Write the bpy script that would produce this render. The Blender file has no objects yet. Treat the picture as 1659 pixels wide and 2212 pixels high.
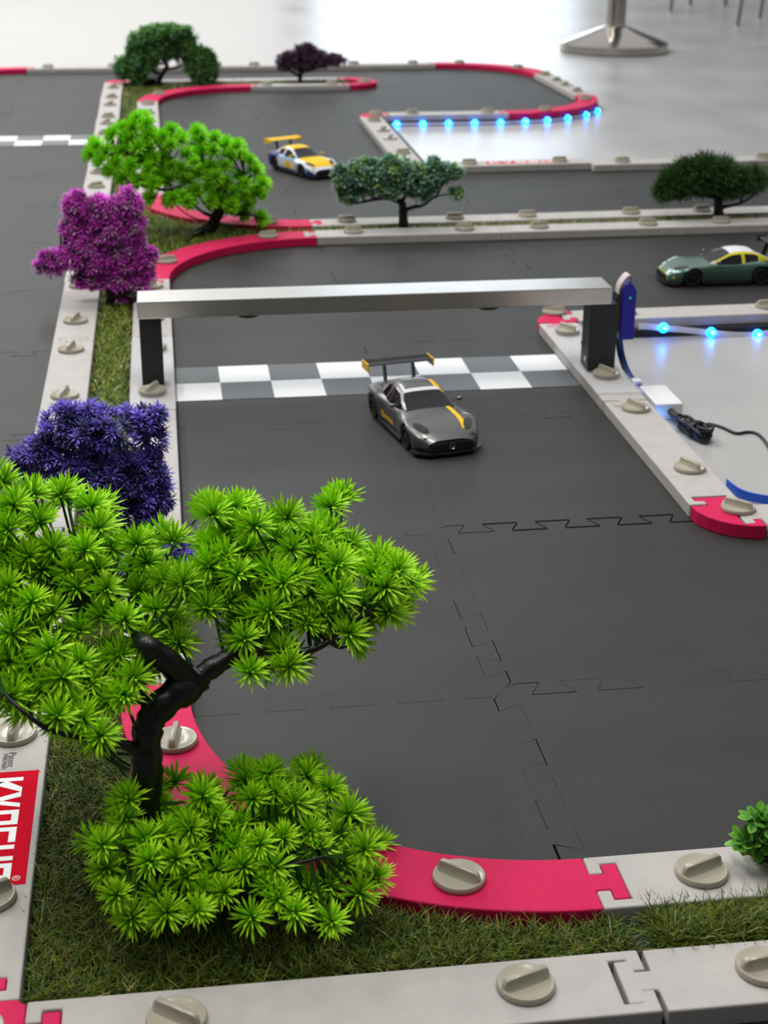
import bpy, bmesh, math, random
import numpy as np
from mathutils import Vector, Matrix

random.seed(11)
RNG = np.random.default_rng(11)
sc = bpy.context.scene
COL = sc.collection
PI = math.pi

# ---------------------------------------------------------------- camera
F_PX, PITCH, YAW, ROLL, CAM_H = 3358.1, 0.39882, 0.14083, 0.00586, 0.57
IW, IH = 1659.0, 2212.0
cp, sp, cy, sy = math.cos(PITCH), math.sin(PITCH), math.cos(YAW), math.sin(YAW)
_f = np.array([sy * cp, cy * cp, -sp]); _r0 = np.array([cy, -sy, 0.0]); _u0 = np.cross(_r0, _f)
_r = math.cos(ROLL) * _r0 + math.sin(ROLL) * _u0
_u = -math.sin(ROLL) * _r0 + math.cos(ROLL) * _u0
_P = np.array([0.0, 0.0, CAM_H])
cam_d = bpy.data.cameras.new('camera'); cam = bpy.data.objects.new('camera', cam_d); COL.objects.link(cam)
cam_d.sensor_fit = 'HORIZONTAL'; cam_d.sensor_width = 36.0; cam_d.lens = F_PX / IW * 36.0
cam_d.clip_start = 0.05; cam_d.clip_end = 100
M = Matrix(((_r[0], _u[0], -_f[0], _P[0]), (_r[1], _u[1], -_f[1], _P[1]), (_r[2], _u[2], -_f[2], _P[2]), (0, 0, 0, 1)))
cam.matrix_world = M
cam_d.dof.use_dof = True; cam_d.dof.focus_distance = 1.08; cam_d.dof.aperture_fstop = 20.0
sc.camera = cam

# ---------------------------------------------------------------- world, lights, exposure
w = bpy.data.worlds.new('world'); sc.world = w; w.use_nodes = True
bg = w.node_tree.nodes['Background']; bg.inputs[1].default_value = 0.62
# the hall around: bright ceiling overhead, dimmer walls at eye level
_tc = w.node_tree.nodes.new('ShaderNodeTexCoord'); _sx = w.node_tree.nodes.new('ShaderNodeSeparateXYZ'); _rp = w.node_tree.nodes.new('ShaderNodeValToRGB')
w.node_tree.links.new(_tc.outputs['Generated'], _sx.inputs[0]); w.node_tree.links.new(_sx.outputs['Z'], _rp.inputs[0]); _my = w.node_tree.nodes.new('ShaderNodeMapRange')
_my.inputs['From Min'].default_value = -0.7; _my.inputs['From Max'].default_value = 0.8; _my.inputs['To Min'].default_value = 0.16; _my.inputs['To Max'].default_value = 0.85
w.node_tree.links.new(_sx.outputs['Y'], _my.inputs['Value']); w.node_tree.links.new(_my.outputs[0], bg.inputs[1]); w.node_tree.links.new(_rp.outputs[0], bg.inputs[0])
_rp.color_ramp.elements[0].position = 0.0; _rp.color_ramp.elements[0].color = (0.16, 0.16, 0.165, 1)
_rp.color_ramp.elements[1].position = 1.0; _rp.color_ramp.elements[1].color = (0.95, 0.96, 1.0, 1)
for _p, _c in ((0.12, (0.27, 0.27, 0.27, 1)), (0.30, (0.34, 0.34, 0.34, 1)), (0.60, (0.75, 0.76, 0.78, 1))):
    _e = _rp.color_ramp.elements.new(_p); _e.color = _c


def area(name, loc, target, sx, sy_, power, color):
    d = bpy.data.lights.new(name, 'AREA'); d.shape = 'RECTANGLE'; d.size = sx; d.size_y = sy_; d.energy = power; d.color = color
    o = bpy.data.objects.new(name, d); COL.objects.link(o); o.location = loc
    o.rotation_euler = (Vector(target) - Vector(loc)).to_track_quat('-Z', 'Y').to_euler()
    return o


for _k, (_x, _y) in enumerate([(-2.2, 3.4), (-0.6, 3.4), (-2.2, 5.4), (-0.6, 5.4), (-2.2, 7.6), (-0.6, 7.6)]):
    area('ceiling_tube_light', (_x, _y, 3.0), (_x, _y, 0), 0.10, 1.25, 34, (1.0, 0.975, 0.94) if _k % 2 == 0 else (0.96, 0.98, 1.0))
for _x in (-0.75, 0.35):
    area('ceiling_tube_light', (_x, 1.05, 2.5), (_x, 1.05, 0), 0.10, 1.25, 20, (1.0, 0.985, 0.95))
area('daylight_window_right', (2.15, 12.0, 1.45), (0.6, 3.0, 0), 2.0, 1.9, 38, (0.78, 0.89, 1.0))
area('daylight_window_left', (-1.45, 12.5, 1.5), (0.0, 3.0, 0), 5.0, 2.6, 43, (1.0, 0.975, 0.94))

sc.view_settings.view_transform = 'Standard'; sc.view_settings.look = 'None'
sc.view_settings.gamma = 1.0; sc.view_settings.use_curve_mapping = False
sc.view_settings.exposure = 0.22


# ---------------------------------------------------------------- picture measurements -> metres
def ray(px, py):
    return _f * F_PX + _r * (px - IW / 2) - _u * (py - IH / 2)


def G(px, py, z=0.0):          # point of the horizontal plane z
    d = ray(px, py); t = (z - CAM_H) / d[2]; return _P + t * d


def P(px, py, Y):              # point of the upright plane y = Y
    d = ray(px, py); t = Y / d[1]; return _P + t * d


def PXM(Y):                    # pixels per metre at depth Y (approx.)
    return F_PX / (Y * cp + 0.2)


def inframe(pts, mar=30):
    X = np.asarray(pts, float) - _P
    zz = X @ _f
    x = IW / 2 + F_PX * (X @ _r) / zz; y = IH / 2 - F_PX * (X @ _u) / zz
    ok = zz > 0.05
    if not ok.any(): return False
    return x[ok].max() > -mar and x[ok].min() < IW + mar and y[ok].max() > -mar and y[ok].min() < IH + mar


# ---------------------------------------------------------------- materials
def s2l(c):
    return tuple(((v / 255) / 12.92 if v / 255 <= 0.04045 else ((v / 255 + 0.055) / 1.055) ** 2.4) for v in c)


def mat(name, col, rough=0.5, metal=0.0, spec=0.5, bump=0.0, bscale=200.0, var=0.0, vscale=40.0, emit=None, estr=0.0,
        attr=None, coat=0.0, trans=0.0, ior=1.45, rvar=0.0):
    m = bpy.data.materials.new(name); m.use_nodes = True
    nt = m.node_tree; b = nt.nodes['Principled BSDF']
    b.inputs['Base Color'].default_value = (*col, 1); b.inputs['Roughness'].default_value = rough
    b.inputs['Metallic'].default_value = metal; b.inputs['Specular IOR Level'].default_value = spec
    b.inputs['Coat Weight'].default_value = coat; b.inputs['Coat Roughness'].default_value = 0.08
    b.inputs['Transmission Weight'].default_value = trans; b.inputs['IOR'].default_value = ior
    if emit:
        b.inputs['Emission Color'].default_value = (*emit, 1); b.inputs['Emission Strength'].default_value = estr
    tc = nt.nodes.new('ShaderNodeTexCoord')
    if attr:
        a = nt.nodes.new('ShaderNodeAttribute'); a.attribute_name = attr
        nt.links.new(a.outputs['Color'], b.inputs['Base Color'])
    if var > 0:
        n = nt.nodes.new('ShaderNodeTexNoise'); n.inputs['Scale'].default_value = vscale; n.inputs['Detail'].default_value = 5
        nt.links.new(tc.outputs['Object'], n.inputs['Vector'])
        r = nt.nodes.new('ShaderNodeValToRGB')
        r.color_ramp.elements[0].position = 0.3; r.color_ramp.elements[1].position = 0.7
        r.color_ramp.elements[0].color = (*[c * (1 - var) for c in col], 1)
        r.color_ramp.elements[1].color = (*[min(1, c * (1 + var)) for c in col], 1)
        nt.links.new(n.outputs['Fac'], r.inputs['Fac']); nt.links.new(r.outputs['Color'], b.inputs['Base Color'])
        if rvar > 0:
            mr = nt.nodes.new('ShaderNodeMapRange'); mr.inputs['To Min'].default_value = max(0.02, rough - rvar)
            mr.inputs['To Max'].default_value = rough + rvar
            nt.links.new(n.outputs['Fac'], mr.inputs['Value']); nt.links.new(mr.outputs['Result'], b.inputs['Roughness'])
    if bump > 0:
        n2 = nt.nodes.new('ShaderNodeTexNoise'); n2.inputs['Scale'].default_value = bscale; n2.inputs['Detail'].default_value = 3
        nt.links.new(tc.outputs['Object'], n2.inputs['Vector'])
        bp = nt.nodes.new('ShaderNodeBump'); bp.inputs['Strength'].default_value = bump; bp.inputs['Distance'].default_value = 0.001
        nt.links.new(n2.outputs['Fac'], bp.inputs['Height']); nt.links.new(bp.outputs['Normal'], b.inputs['Normal'])
    return m


MT = {}
MT['white_foam'] = mat('white_foam', (0.435, 0.410, 0.386), 0.65, spec=0.3, bump=0.25, bscale=900, var=0.06, vscale=60)
MT['pink_foam'] = mat('pink_foam', (0.58, 0.008, 0.080), 0.65, spec=0.25, bump=0.3, bscale=900, var=0.05, vscale=300)
MT['knob'] = mat('knob_plastic', (0.37, 0.340, 0.265), 0.24, spec=0.5)
MT['grass_base'] = mat('grass_base', (0.02, 0.03, 0.01), 0.9)
MT['plant'] = mat('plant_plastic', (0.1, 0.3, 0.02), 0.42, attr='col', spec=0.28)
MT['grass'] = mat('grass_blades', (0.1, 0.2, 0.02), 0.5, attr='col', spec=0.3)
MT['bark'] = mat('bark', (0.0045, 0.0036, 0.0034), 0.34, bump=1.0, bscale=150, spec=0.4)
MT['alu'] = mat('brushed_aluminium', (0.78, 0.76, 0.72), 0.28, metal=1.0, var=0.05, vscale=30)
MT['black'] = mat('black_plastic', (0.014, 0.014, 0.015), 0.45)
MT['slate'] = mat('dark_post', (0.020, 0.021, 0.026), 0.5)
MT['acrylic'] = mat('clear_acrylic', (0.9, 0.9, 0.94), 0.06); MT['acrylic'].node_tree.nodes['Principled BSDF'].inputs['Alpha'].default_value = 0.22
MT['blue_box'] = mat('blue_plastic', (0.012, 0.012, 0.33), 0.35)
MT['strap'] = mat('strap', (0.55, 0.45, 0.42), 0.6)
MT['white_plastic'] = mat('white_plastic', (0.8, 0.8, 0.8), 0.4)
MT['led'] = mat('led_glow', (0.1, 0.5, 1.0), 0.3, emit=(0.0, 0.16, 1.0), estr=14.0)
MT['ledcore'] = mat('led_core', (0.6, 0.9, 1.0), 0.3, emit=(0.28, 0.90, 1.0), estr=10.0)
MT['tape'] = mat('led_tape', (0.65, 0.65, 0.72), 0.4)
MT['blue_wire_lit_tape'] = mat('blue_wire_and_lit_tape', (0.02, 0.10, 0.62), 0.35)  # painted blue light for the pale tape; one wire strand shares it
MT['check_w'] = mat('check_white', (0.72, 0.73, 0.74), 0.5, bump=0.4, bscale=500)
MT['check_d'] = mat('check_dark', (0.085, 0.092, 0.098), 0.42)
MT['chrome'] = mat('chrome', (0.47, 0.44, 0.40), 0.14, metal=1.0)
MT['steel'] = mat('steel_leg', (0.45, 0.47, 0.5), 0.3, metal=0.8)
MT['seat'] = mat('chair_seat', (0.12, 0.12, 0.12), 0.5)
MT['red_print'] = mat('red_print', (0.60, 0.003, 0.020), 0.8, spec=0.05)
MT['white_print'] = mat('white_print', (0.85, 0.85, 0.83), 0.5)
MT['ink'] = mat('black_ink', (0.02, 0.02, 0.02), 0.5)
MT['tyre'] = mat('tyre', (0.008, 0.008, 0.009), 0.7)
MT['rim'] = mat('rim', (0.02, 0.02, 0.02), 0.35, metal=0.4)
MT['glass'] = mat('car_window', (0.004, 0.004, 0.005), 0.06, spec=0.6)
MT['silver'] = mat('silver_paint', (0.150, 0.147, 0.142), 0.33, metal=0.75, coat=0.35)
MT['yellow'] = mat('yellow_paint', (0.85, 0.50, 0.004), 0.45, spec=0.25)
MT['carwhite'] = mat('white_paint', (0.70, 0.70, 0.72), 0.4)
MT['carblue'] = mat('blue_paint', (0.03, 0.035, 0.16), 0.4)
MT['ltblue'] = mat('light_blue_paint', (0.25, 0.42, 0.60), 0.4)
MT['green'] = mat('green_paint', (0.075, 0.150, 0.115), 0.25, metal=0.45, coat=0.7)
MT['lime'] = mat('lime_paint', (0.62, 0.56, 0.01), 0.35)
MT['lamp_glass'] = mat('headlamp', (0.012, 0.012, 0.012), 0.08, spec=0.8)
MT['led_green'] = mat('status_light', (0.0, 0.1, 0.08), 0.3, emit=(0.0, 0.5, 0.35), estr=0.6)


def floor_mat():
    m = bpy.data.materials.new('polished_floor'); m.use_nodes = True; nt = m.node_tree; b = nt.nodes['Principled BSDF']
    tc = nt.nodes.new('ShaderNodeTexCoord')
    n = nt.nodes.new('ShaderNodeTexNoise'); n.inputs['Scale'].default_value = 5; n.inputs['Detail'].default_value = 6
    mp = nt.nodes.new('ShaderNodeMapping'); mp.inputs['Scale'].default_value = (1, 0.5, 1); mp.inputs['Rotation'].default_value = (0, 0, 0.6)
    nt.links.new(tc.outputs['Object'], mp.inputs[0]); nt.links.new(mp.outputs[0], n.inputs['Vector'])
    r = nt.nodes.new('ShaderNodeValToRGB')
    r.color_ramp.elements[0].position = 0.3; r.color_ramp.elements[1].position = 0.72
    r.color_ramp.elements[0].color = (0.35, 0.342, 0.33, 1); r.color_ramp.elements[1].color = (0.44, 0.432, 0.418, 1)
    nt.links.new(n.outputs['Fac'], r.inputs[0]); nt.links.new(r.outputs[0], b.inputs['Base Color'])
    mr = nt.nodes.new('ShaderNodeMapRange'); mr.inputs['To Min'].default_value = 0.22; mr.inputs['To Max'].default_value = 0.40
    nt.links.new(n.outputs['Fac'], mr.inputs['Value']); nt.links.new(mr.outputs[0], b.inputs['Roughness'])
    bp = nt.nodes.new('ShaderNodeBump'); bp.inputs['Strength'].default_value = 0.05; bp.inputs['Distance'].default_value = 0.01
    nt.links.new(n.outputs['Fac'], bp.inputs['Height']); nt.links.new(bp.outputs[0], b.inputs['Normal'])
    b.inputs['Specular IOR Level'].default_value = 0.6
    return m


def mat_mat(i):
    """dark foam sheet: fine grain, faint scuffs along the driving direction, tyre smears"""
    m = bpy.data.materials.new('foam_mat'); m.use_nodes = True; nt = m.node_tree; b = nt.nodes['Principled BSDF']
    geo = nt.nodes.new('ShaderNodeNewGeometry')
    n1 = nt.nodes.new('ShaderNodeTexNoise'); n1.inputs['Scale'].default_value = 7; n1.inputs['Detail'].default_value = 6
    mp = nt.nodes.new('ShaderNodeMapping'); mp.inputs['Scale'].default_value = (0.8, 1.7, 1); mp.inputs['Rotation'].default_value = (0, 0, 0.06)
    nt.links.new(geo.outputs['Position'], mp.inputs[0]); nt.links.new(mp.outputs[0], n1.inputs['Vector'])
    n2 = nt.nodes.new('ShaderNodeTexNoise'); n2.inputs['Scale'].default_value = 700; n2.inputs['Detail'].default_value = 2
    nt.links.new(geo.outputs['Position'], n2.inputs['Vector'])
    r = nt.nodes.new('ShaderNodeValToRGB'); r.color_ramp.elements[0].position = 0.30; r.color_ramp.elements[1].position = 0.72
    r.color_ramp.elements[0].color = (0.0185, 0.0195, 0.0178, 1); r.color_ramp.elements[1].color = (0.0290, 0.0278, 0.0258, 1)
    nt.links.new(n1.outputs['Fac'], r.inputs[0])
    r2 = nt.nodes.new('ShaderNodeValToRGB'); r2.color_ramp.elements[0].position = 0.25; r2.color_ramp.elements[1].position = 0.8
    r2.color_ramp.elements[0].color = (0.60, 0.60, 0.60, 1); r2.color_ramp.elements[1].color = (1.5, 1.5, 1.5, 1)
    nt.links.new(n2.outputs['Fac'], r2.inputs[0])
    mx = nt.nodes.new('ShaderNodeMix'); mx.data_type = 'RGBA'; mx.blend_type = 'MULTIPLY'; mx.inputs[0].default_value = 1
    nt.links.new(r.outputs[0], mx.inputs[6]); nt.links.new(r2.outputs[0], mx.inputs[7])
    nt.links.new(mx.outputs[2], b.inputs['Base Color'])
    b.inputs['Roughness'].default_value = 0.60; b.inputs['Specular IOR Level'].default_value = 0.34
    bp = nt.nodes.new('ShaderNodeBump'); bp.inputs['Strength'].default_value = 0.25; bp.inputs['Distance'].default_value = 0.0006
    nt.links.new(n2.outputs['Fac'], bp.inputs['Height']); nt.links.new(bp.outputs[0], b.inputs['Normal'])
    return m


def translucent(m, f):
    nt = m.node_tree; b = nt.nodes['Principled BSDF']; out = nt.nodes['Material Output']
    tr = nt.nodes.new('ShaderNodeBsdfTranslucent'); mx = nt.nodes.new('ShaderNodeMixShader'); mx.inputs[0].default_value = f
    a = [n for n in nt.nodes if n.type == 'ATTRIBUTE'][0]
    nt.links.new(a.outputs['Color'], tr.inputs['Color']); nt.links.new(b.outputs[0], mx.inputs[1]); nt.links.new(tr.outputs[0], mx.inputs[2]); nt.links.new(mx.outputs[0], out.inputs['Surface'])


translucent(MT['plant'], 0.18)      # thin soft plastic leaves let light through
translucent(MT['grass'], 0.15)
MT['floor'] = floor_mat()
MT['mat'] = mat_mat(0)


# ---------------------------------------------------------------- object helpers
def tag(o, label=None, cat=None, group=None, kind=None):
    if label: o['label'] = label
    if cat: o['category'] = cat
    if group: o['group'] = group
    if kind: o['kind'] = kind
    return o


def empty(name, loc, label=None, cat=None, group=None, rz=0.0):
    o = bpy.data.objects.new(name, None); o.empty_display_size = 0.02; COL.objects.link(o)
    o.location = loc; o.rotation_euler = (0, 0, rz)
    return tag(o, label, cat, group)


def mesh_obj(name, verts, faces, m, parent=None, loc=(0, 0, 0), smooth=False, fmat=None, cols=None):
    me = bpy.data.meshes.new(name)
    v = np.asarray(verts, dtype=np.float64) - np.asarray(loc, dtype=np.float64)
    me.from_pydata(v.tolist(), [], faces)
    ms = m if isinstance(m, (list, tuple)) else [m]
    for x in ms: me.materials.append(x)
    if fmat is not None: me.polygons.foreach_set('material_index', np.asarray(fmat, dtype=np.int32))
    if smooth: me.polygons.foreach_set('use_smooth', np.ones(len(me.polygons), dtype=bool))
    if cols is not None:
        a = me.color_attributes.new('col', 'FLOAT_COLOR', 'POINT')
        c4 = np.ones((len(v), 4), dtype=np.float32); c4[:, :3] = cols
        a.data.foreach_set('color', c4.ravel())
    me.update()
    o = bpy.data.objects.new(name, me); COL.objects.link(o)
    if parent is not None: o.parent = parent
    o.location = loc if parent is None else (0, 0, 0)
    if parent is not None and any(loc): o.location = loc
    return o


def smooth_angle(o, deg=35):
    me = o.data
    me.polygons.foreach_set('use_smooth', np.ones(len(me.polygons), dtype=bool))
    bm = bmesh.new(); bm.from_mesh(me)
    for e in bm.edges:
        if len(e.link_faces) == 2 and e.calc_face_angle(0) > math.radians(deg): e.smooth = False
    bm.to_mesh(me); bm.free()


def bevel(o, wd, seg=2):
    b = o.modifiers.new('bevel', 'BEVEL'); b.width = wd; b.segments = seg; b.limit_method = 'ANGLE'; b.angle_limit = math.radians(40)
    return o


class MB:
    def __init__(s): s.v = []; s.f = []; s.m = []; s.c = []

    def add(s, v, f, mi=0, col=None):
        k = len(s.v); s.v += [tuple(p) for p in v]; s.f += [tuple(i + k for i in q) for q in f]; s.m += [mi] * len(f)
        if col is not None: s.c += [tuple(col)] * len(v)

    def box(s, x0, x1, y0, y1, z0, z1, mi=0):
        v = [(x0, y0, z0), (x1, y0, z0), (x1, y1, z0), (x0, y1, z0), (x0, y0, z1), (x1, y0, z1), (x1, y1, z1), (x0, y1, z1)]
        s.add(v, [(0, 3, 2, 1), (4, 5, 6, 7), (0, 1, 5, 4), (1, 2, 6, 5), (2, 3, 7, 6), (3, 0, 4, 7)], mi)

    def prism(s, out, z0, z1, mi=0):
        n = len(out)
        v = [(x, y, z0) for x, y in out] + [(x, y, z1) for x, y in out]
        s.add(v, [tuple(range(n))[::-1], tuple(range(n, 2 * n))] + [(i, (i + 1) % n, n + (i + 1) % n, n + i) for i in range(n)], mi)

    def tube(s, path, rad, n=8, mi=0, col=None, cap=True):
        path = [np.asarray(p, float) for p in path]
        if not hasattr(rad, '__len__'): rad = [rad] * len(path)
        v = []; up = None
        for i, p in enumerate(path):
            d = path[min(i + 1, len(path) - 1)] - path[max(i - 1, 0)]; d = d / (np.linalg.norm(d) + 1e-12)
            if up is None:
                up = np.array([0, 0, 1.0]) if abs(d[2]) < 0.9 else np.array([1.0, 0, 0])
            a = np.cross(up, d); a /= np.linalg.norm(a) + 1e-12; b = np.cross(d, a); up = b
            for k in range(n):
                t = 2 * PI * k / n; v.append(p + rad[i] * (math.cos(t) * a + math.sin(t) * b))
        f = []
        for i in range(len(path) - 1):
            for k in range(n):
                k2 = (k + 1) % n; f.append((i * n + k, i * n + k2, (i + 1) * n + k2, (i + 1) * n + k))
        if cap:
            f.append(tuple(range(n))[::-1]); f.append(tuple(range((len(path) - 1) * n, len(path) * n)))
        s.add(v, f, mi, col)

    def lathe(s, prof, n=32, c=(0, 0, 0), mi=0):
        v = []; f = []
        for r, z in prof:
            for k in range(n):
                t = 2 * PI * k / n; v.append((c[0] + r * math.cos(t), c[1] + r * math.sin(t), c[2] + z))
        for i in range(len(prof) - 1):
            for k in range(n):
                k2 = (k + 1) % n; f.append((i * n + k, i * n + k2, (i + 1) * n + k2, (i + 1) * n + k))
        f.append(tuple(range(n))[::-1]); f.append(tuple(range((len(prof) - 1) * n, len(prof) * n)))
        s.add(v, f, mi)

    def build(s, name, m, parent=None, loc=(0, 0, 0), smooth=None, col=False):
        o = mesh_obj(name, s.v, s.f, m, parent, loc, fmat=s.m, cols=(np.array(s.c) if col and s.c else None))
        if smooth: smooth_angle(o, smooth)
        return o


def spline(pts, n=6):
    """Catmull-Rom through points (any dimension)"""
    p = [np.asarray(q, float) for q in pts]; p = [2 * p[0] - p[1]] + p + [2 * p[-1] - p[-2]]; out = []
    for i in range(1, len(p) - 2):
        for k in range(n):
            t = k / n
            out.append(0.5 * (2 * p[i] + (p[i + 1] - p[i - 1]) * t + (2 * p[i - 1] - 5 * p[i] + 4 * p[i + 1] - p[i + 2]) * t * t
                              + (3 * p[i] - p[i - 1] - 3 * p[i + 1] + p[i + 2]) * t ** 3))
    out.append(p[-2]); return out


FLOOR_Z = -0.0105
# ---------------------------------------------------------------- floor
fl = MB(); fl.box(-9, 11, -1.5, 22, FLOOR_Z - 0.1, FLOOR_Z); o = fl.build('floor', MT['floor']); tag(o, kind='structure')

# ---------------------------------------------------------------- foam mats with interlocking teeth
XL = [-0.97, -0.67, -0.37, -0.07, 0.23, 0.53, 0.83, 1.13, 1.43]
YL = [0.39, 0.69, 0.99, 1.29, 1.59, 1.895, 2.195, 2.495, 2.79, 3.08, 3.37, 3.662, 3.96, 4.26, 4.67]
ORD = ['first', 'second', 'third', 'fourth', 'fifth', 'sixth', 'seventh', 'eighth', 'ninth', 'tenth', 'eleventh', 'twelfth', 'thirteenth', 'fourteenth']
AMP = 0.0088


def teeth(L):
    p = L / 12.0; e = 0.0046; pts = []
    for j in range(12):
        s = 1 if j % 2 == 0 else -1
        a = j * p - e; b = (j + 1) * p + e
        if j == 0: a = 0.012
        if j == 11: b = L - 0.012
        pts += [(a, s * AMP), (b, s * AMP)]
    return pts


def side(p0, p1, kind, gap, sign, lo, L):
    """points from p0 to p1 (p1 excluded); sign = which way 'inside' lies for the gap along the line's normal"""
    (x0, y0), (x1, y1) = p0, p1
    horiz = abs(y1 - y0) < 1e-9
    if kind == 'flat': return [p0]
    t = teeth(L); rev = (x1 < x0) or (y1 < y0)
    e0_, e1_ = (min(x0, x1), max(x0, x1)) if horiz else (min(y0, y1), max(y0, y1))
    pts = [(lo + a, (y0 if horiz else x0) + b + sign * gap[i // 2]) for i, (a, b) in enumerate(t) if e0_ + 0.001 < lo + a < e1_ - 0.001]
    if rev: pts = pts[::-1]
    pts = pts if horiz else [(b, a) for a, b in pts]
    return [p0] + pts


def is_tile(i, j):
    x = (XL[i] + XL[i + 1]) / 2; y = (YL[j] + YL[j + 1]) / 2
    if x > 0.53 and 1.29 < y < 1.895: return False
    if x > 0.53 and 3.08 < y < 3.662: return False
    if x > 1.1 and y > 3.66: return False
    return True


EDGE = {}
def gapof(key):
    if key not in EDGE:
        op = random.choice([0.12, 0.25, 0.5])
        EDGE[key] = [random.uniform(0.0003, 0.0008) if random.random() < op else random.choice([0.00004, 0.0001]) for _ in range(12)]
    return EDGE[key]


EDGE[('h', 4, 3)] = [0.0008] * 2 + [0.0015] * 10; EDGE[('h', 5, 3)] = [0.0010] * 12
EDGE[('v', 4, 1)] = [0.00006, 0.0001, 0.0006, 0.0009, 0.0001, 0.0002, 0.00012, 0.00006, 0.0004, 0.00006, 0.0001, 0.00045]
EDGE[('v', 4, 2)] = [0.0005, 0.0002, 0.0004, 0.00035, 0.0002, 0.0003, 0.0001, 0.0001, 0.0001, 0.00012, 0.0004, 0.0001]
EDGE[('h', 4, 2)] = [0.0005, 0.0005, 0.0002, 0.0004, 0.0001, 0.0001, 0.0001, 0.0002, 0.0001, 0.0001, 0.0001, 0.0001]
EDGE[('h', 3, 2)] = [0.0001, 0.0002] * 6
NC, NR = len(XL) - 1, len(YL) - 1
for j in range(NR):
    for i in range(NC):
        if not is_tile(i, j): continue
        x0, x1, y0, y1 = XL[i], XL[i + 1], YL[j], YL[j + 1]
        if not inframe([(x0, y0, 0), (x1, y0, 0), (x1, y1, 0), (x0, y1, 0)], 90): continue
        nb = {'b': j > 0 and is_tile(i, j - 1), 't': j < NR - 1 and is_tile(i, j + 1), 'l': i > 0 and is_tile(i - 1, j), 'r': i < NC - 1 and is_tile(i + 1, j)}
        # edges that face the bare floor follow the curbs standing on them
        if not nb['r'] and 0.5 < x1 < 0.55: x1 = 0.5255
        if not nb['t'] and 1.2 < y1 < 1.3: y1 = 1.2855
        if not nb['b'] and 1.88 < y0 < 1.9: y0 = 1.906
        if not nb['t'] and 3.0 < y1 < 3.1: y1 = 3.072
        if not nb['r'] and x1 > 1.1 and y0 > 3.6: x1 = 1.094
        k = {q: ('teeth' if nb[q] else 'flat') for q in 'btlr'}
        g = 0.5
        gb, gt = gapof(('h', i, j)), gapof(('h', i, j + 1)); gl, gr = gapof(('v', i, j)), gapof(('v', i + 1, j))
        c00, c10, c11, c01 = (x0, y0), (x1, y0), (x1, y1), (x0, y1)
        LX = (XL[i], XL[i + 1] - XL[i]); LY = (YL[j], YL[j + 1] - YL[j])
        sb = side(c00, c10, k['b'], gb, 1, *LX); sr = side(c10, c11, k['r'], gr, -1, *LY)
        st = side(c11, c01, k['t'], gt, -1, *LX); sl = side(c01, c00, k['l'], gl, 1, *LY)
        if x1 > 1.09 and 3.6 < y0 < 3.7:        # rounded corners under the far curves
            arc = [(0.812 + 0.284 * math.cos(a), 3.95 + 0.284 * math.sin(a)) for a in np.linspace(-PI / 2 + 0.08, -0.01, 18)]
            sb = [c00]; sr = arc; st = side(c11, c01, k['t'], gt, -1, *LX)
        if x1 > 1.09 and y1 > 4.6:
            arc = [(0.80 + 0.292 * math.cos(a), 4.378 + 0.292 * math.sin(a)) for a in np.linspace(0.02, PI / 2 - 0.12, 18)]
            sr = [c10] + arc; st = []
        out = sb + sr + st + sl
        mb = MB(); mb.prism(out, FLOOR_Z, 0.0)
        cx_, cy_ = (x0 + x1) / 2, (y0 + y1) / 2
        o = mb.build('foam_mat', MT['mat'], loc=(cx_, cy_, 0))
        tag(o, f'dark foam mat, {ORD[j]} row from the front, {ORD[i]} column from the left', 'floor mat', 'interlocking foam mats of the track', 'thing')

# ---------------------------------------------------------------- curbs
W_C, H_C = 0.050, 0.0135
NW, HW, NL, HL = 0.0078, 0.0170, 0.0088, 0.0096
CURBS = {}
SHORT = {}


def path_fn(path):
    if path[0] == 'line':
        (x0, y0), (x1, y1) = path[1], path[2]; L = math.hypot(x1 - x0, y1 - y0); tx, ty = (x1 - x0) / L, (y1 - y0) / L
        return L, (lambda s, w_: (x0 + tx * s - ty * w_, y0 + ty * s + tx * w_)), 1
    _, (cx0, cy0), r, a0, a1 = path; a0, a1 = math.radians(a0), math.radians(a1); L = abs(a1 - a0) * r; sg = 1 if a1 > a0 else -1

    def fn(s, w_):
        ss = min(max(s, 0), L); ex = s - ss; a = a0 + sg * ss / r
        tx, ty = -math.sin(a) * sg, math.cos(a) * sg
        x, y = cx0 + r * math.cos(a), cy0 + r * math.sin(a)
        return (x + tx * ex - ty * w_, y + ty * ex + tx * w_)
    return L, fn, max(6, int(L / 0.012))


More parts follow.
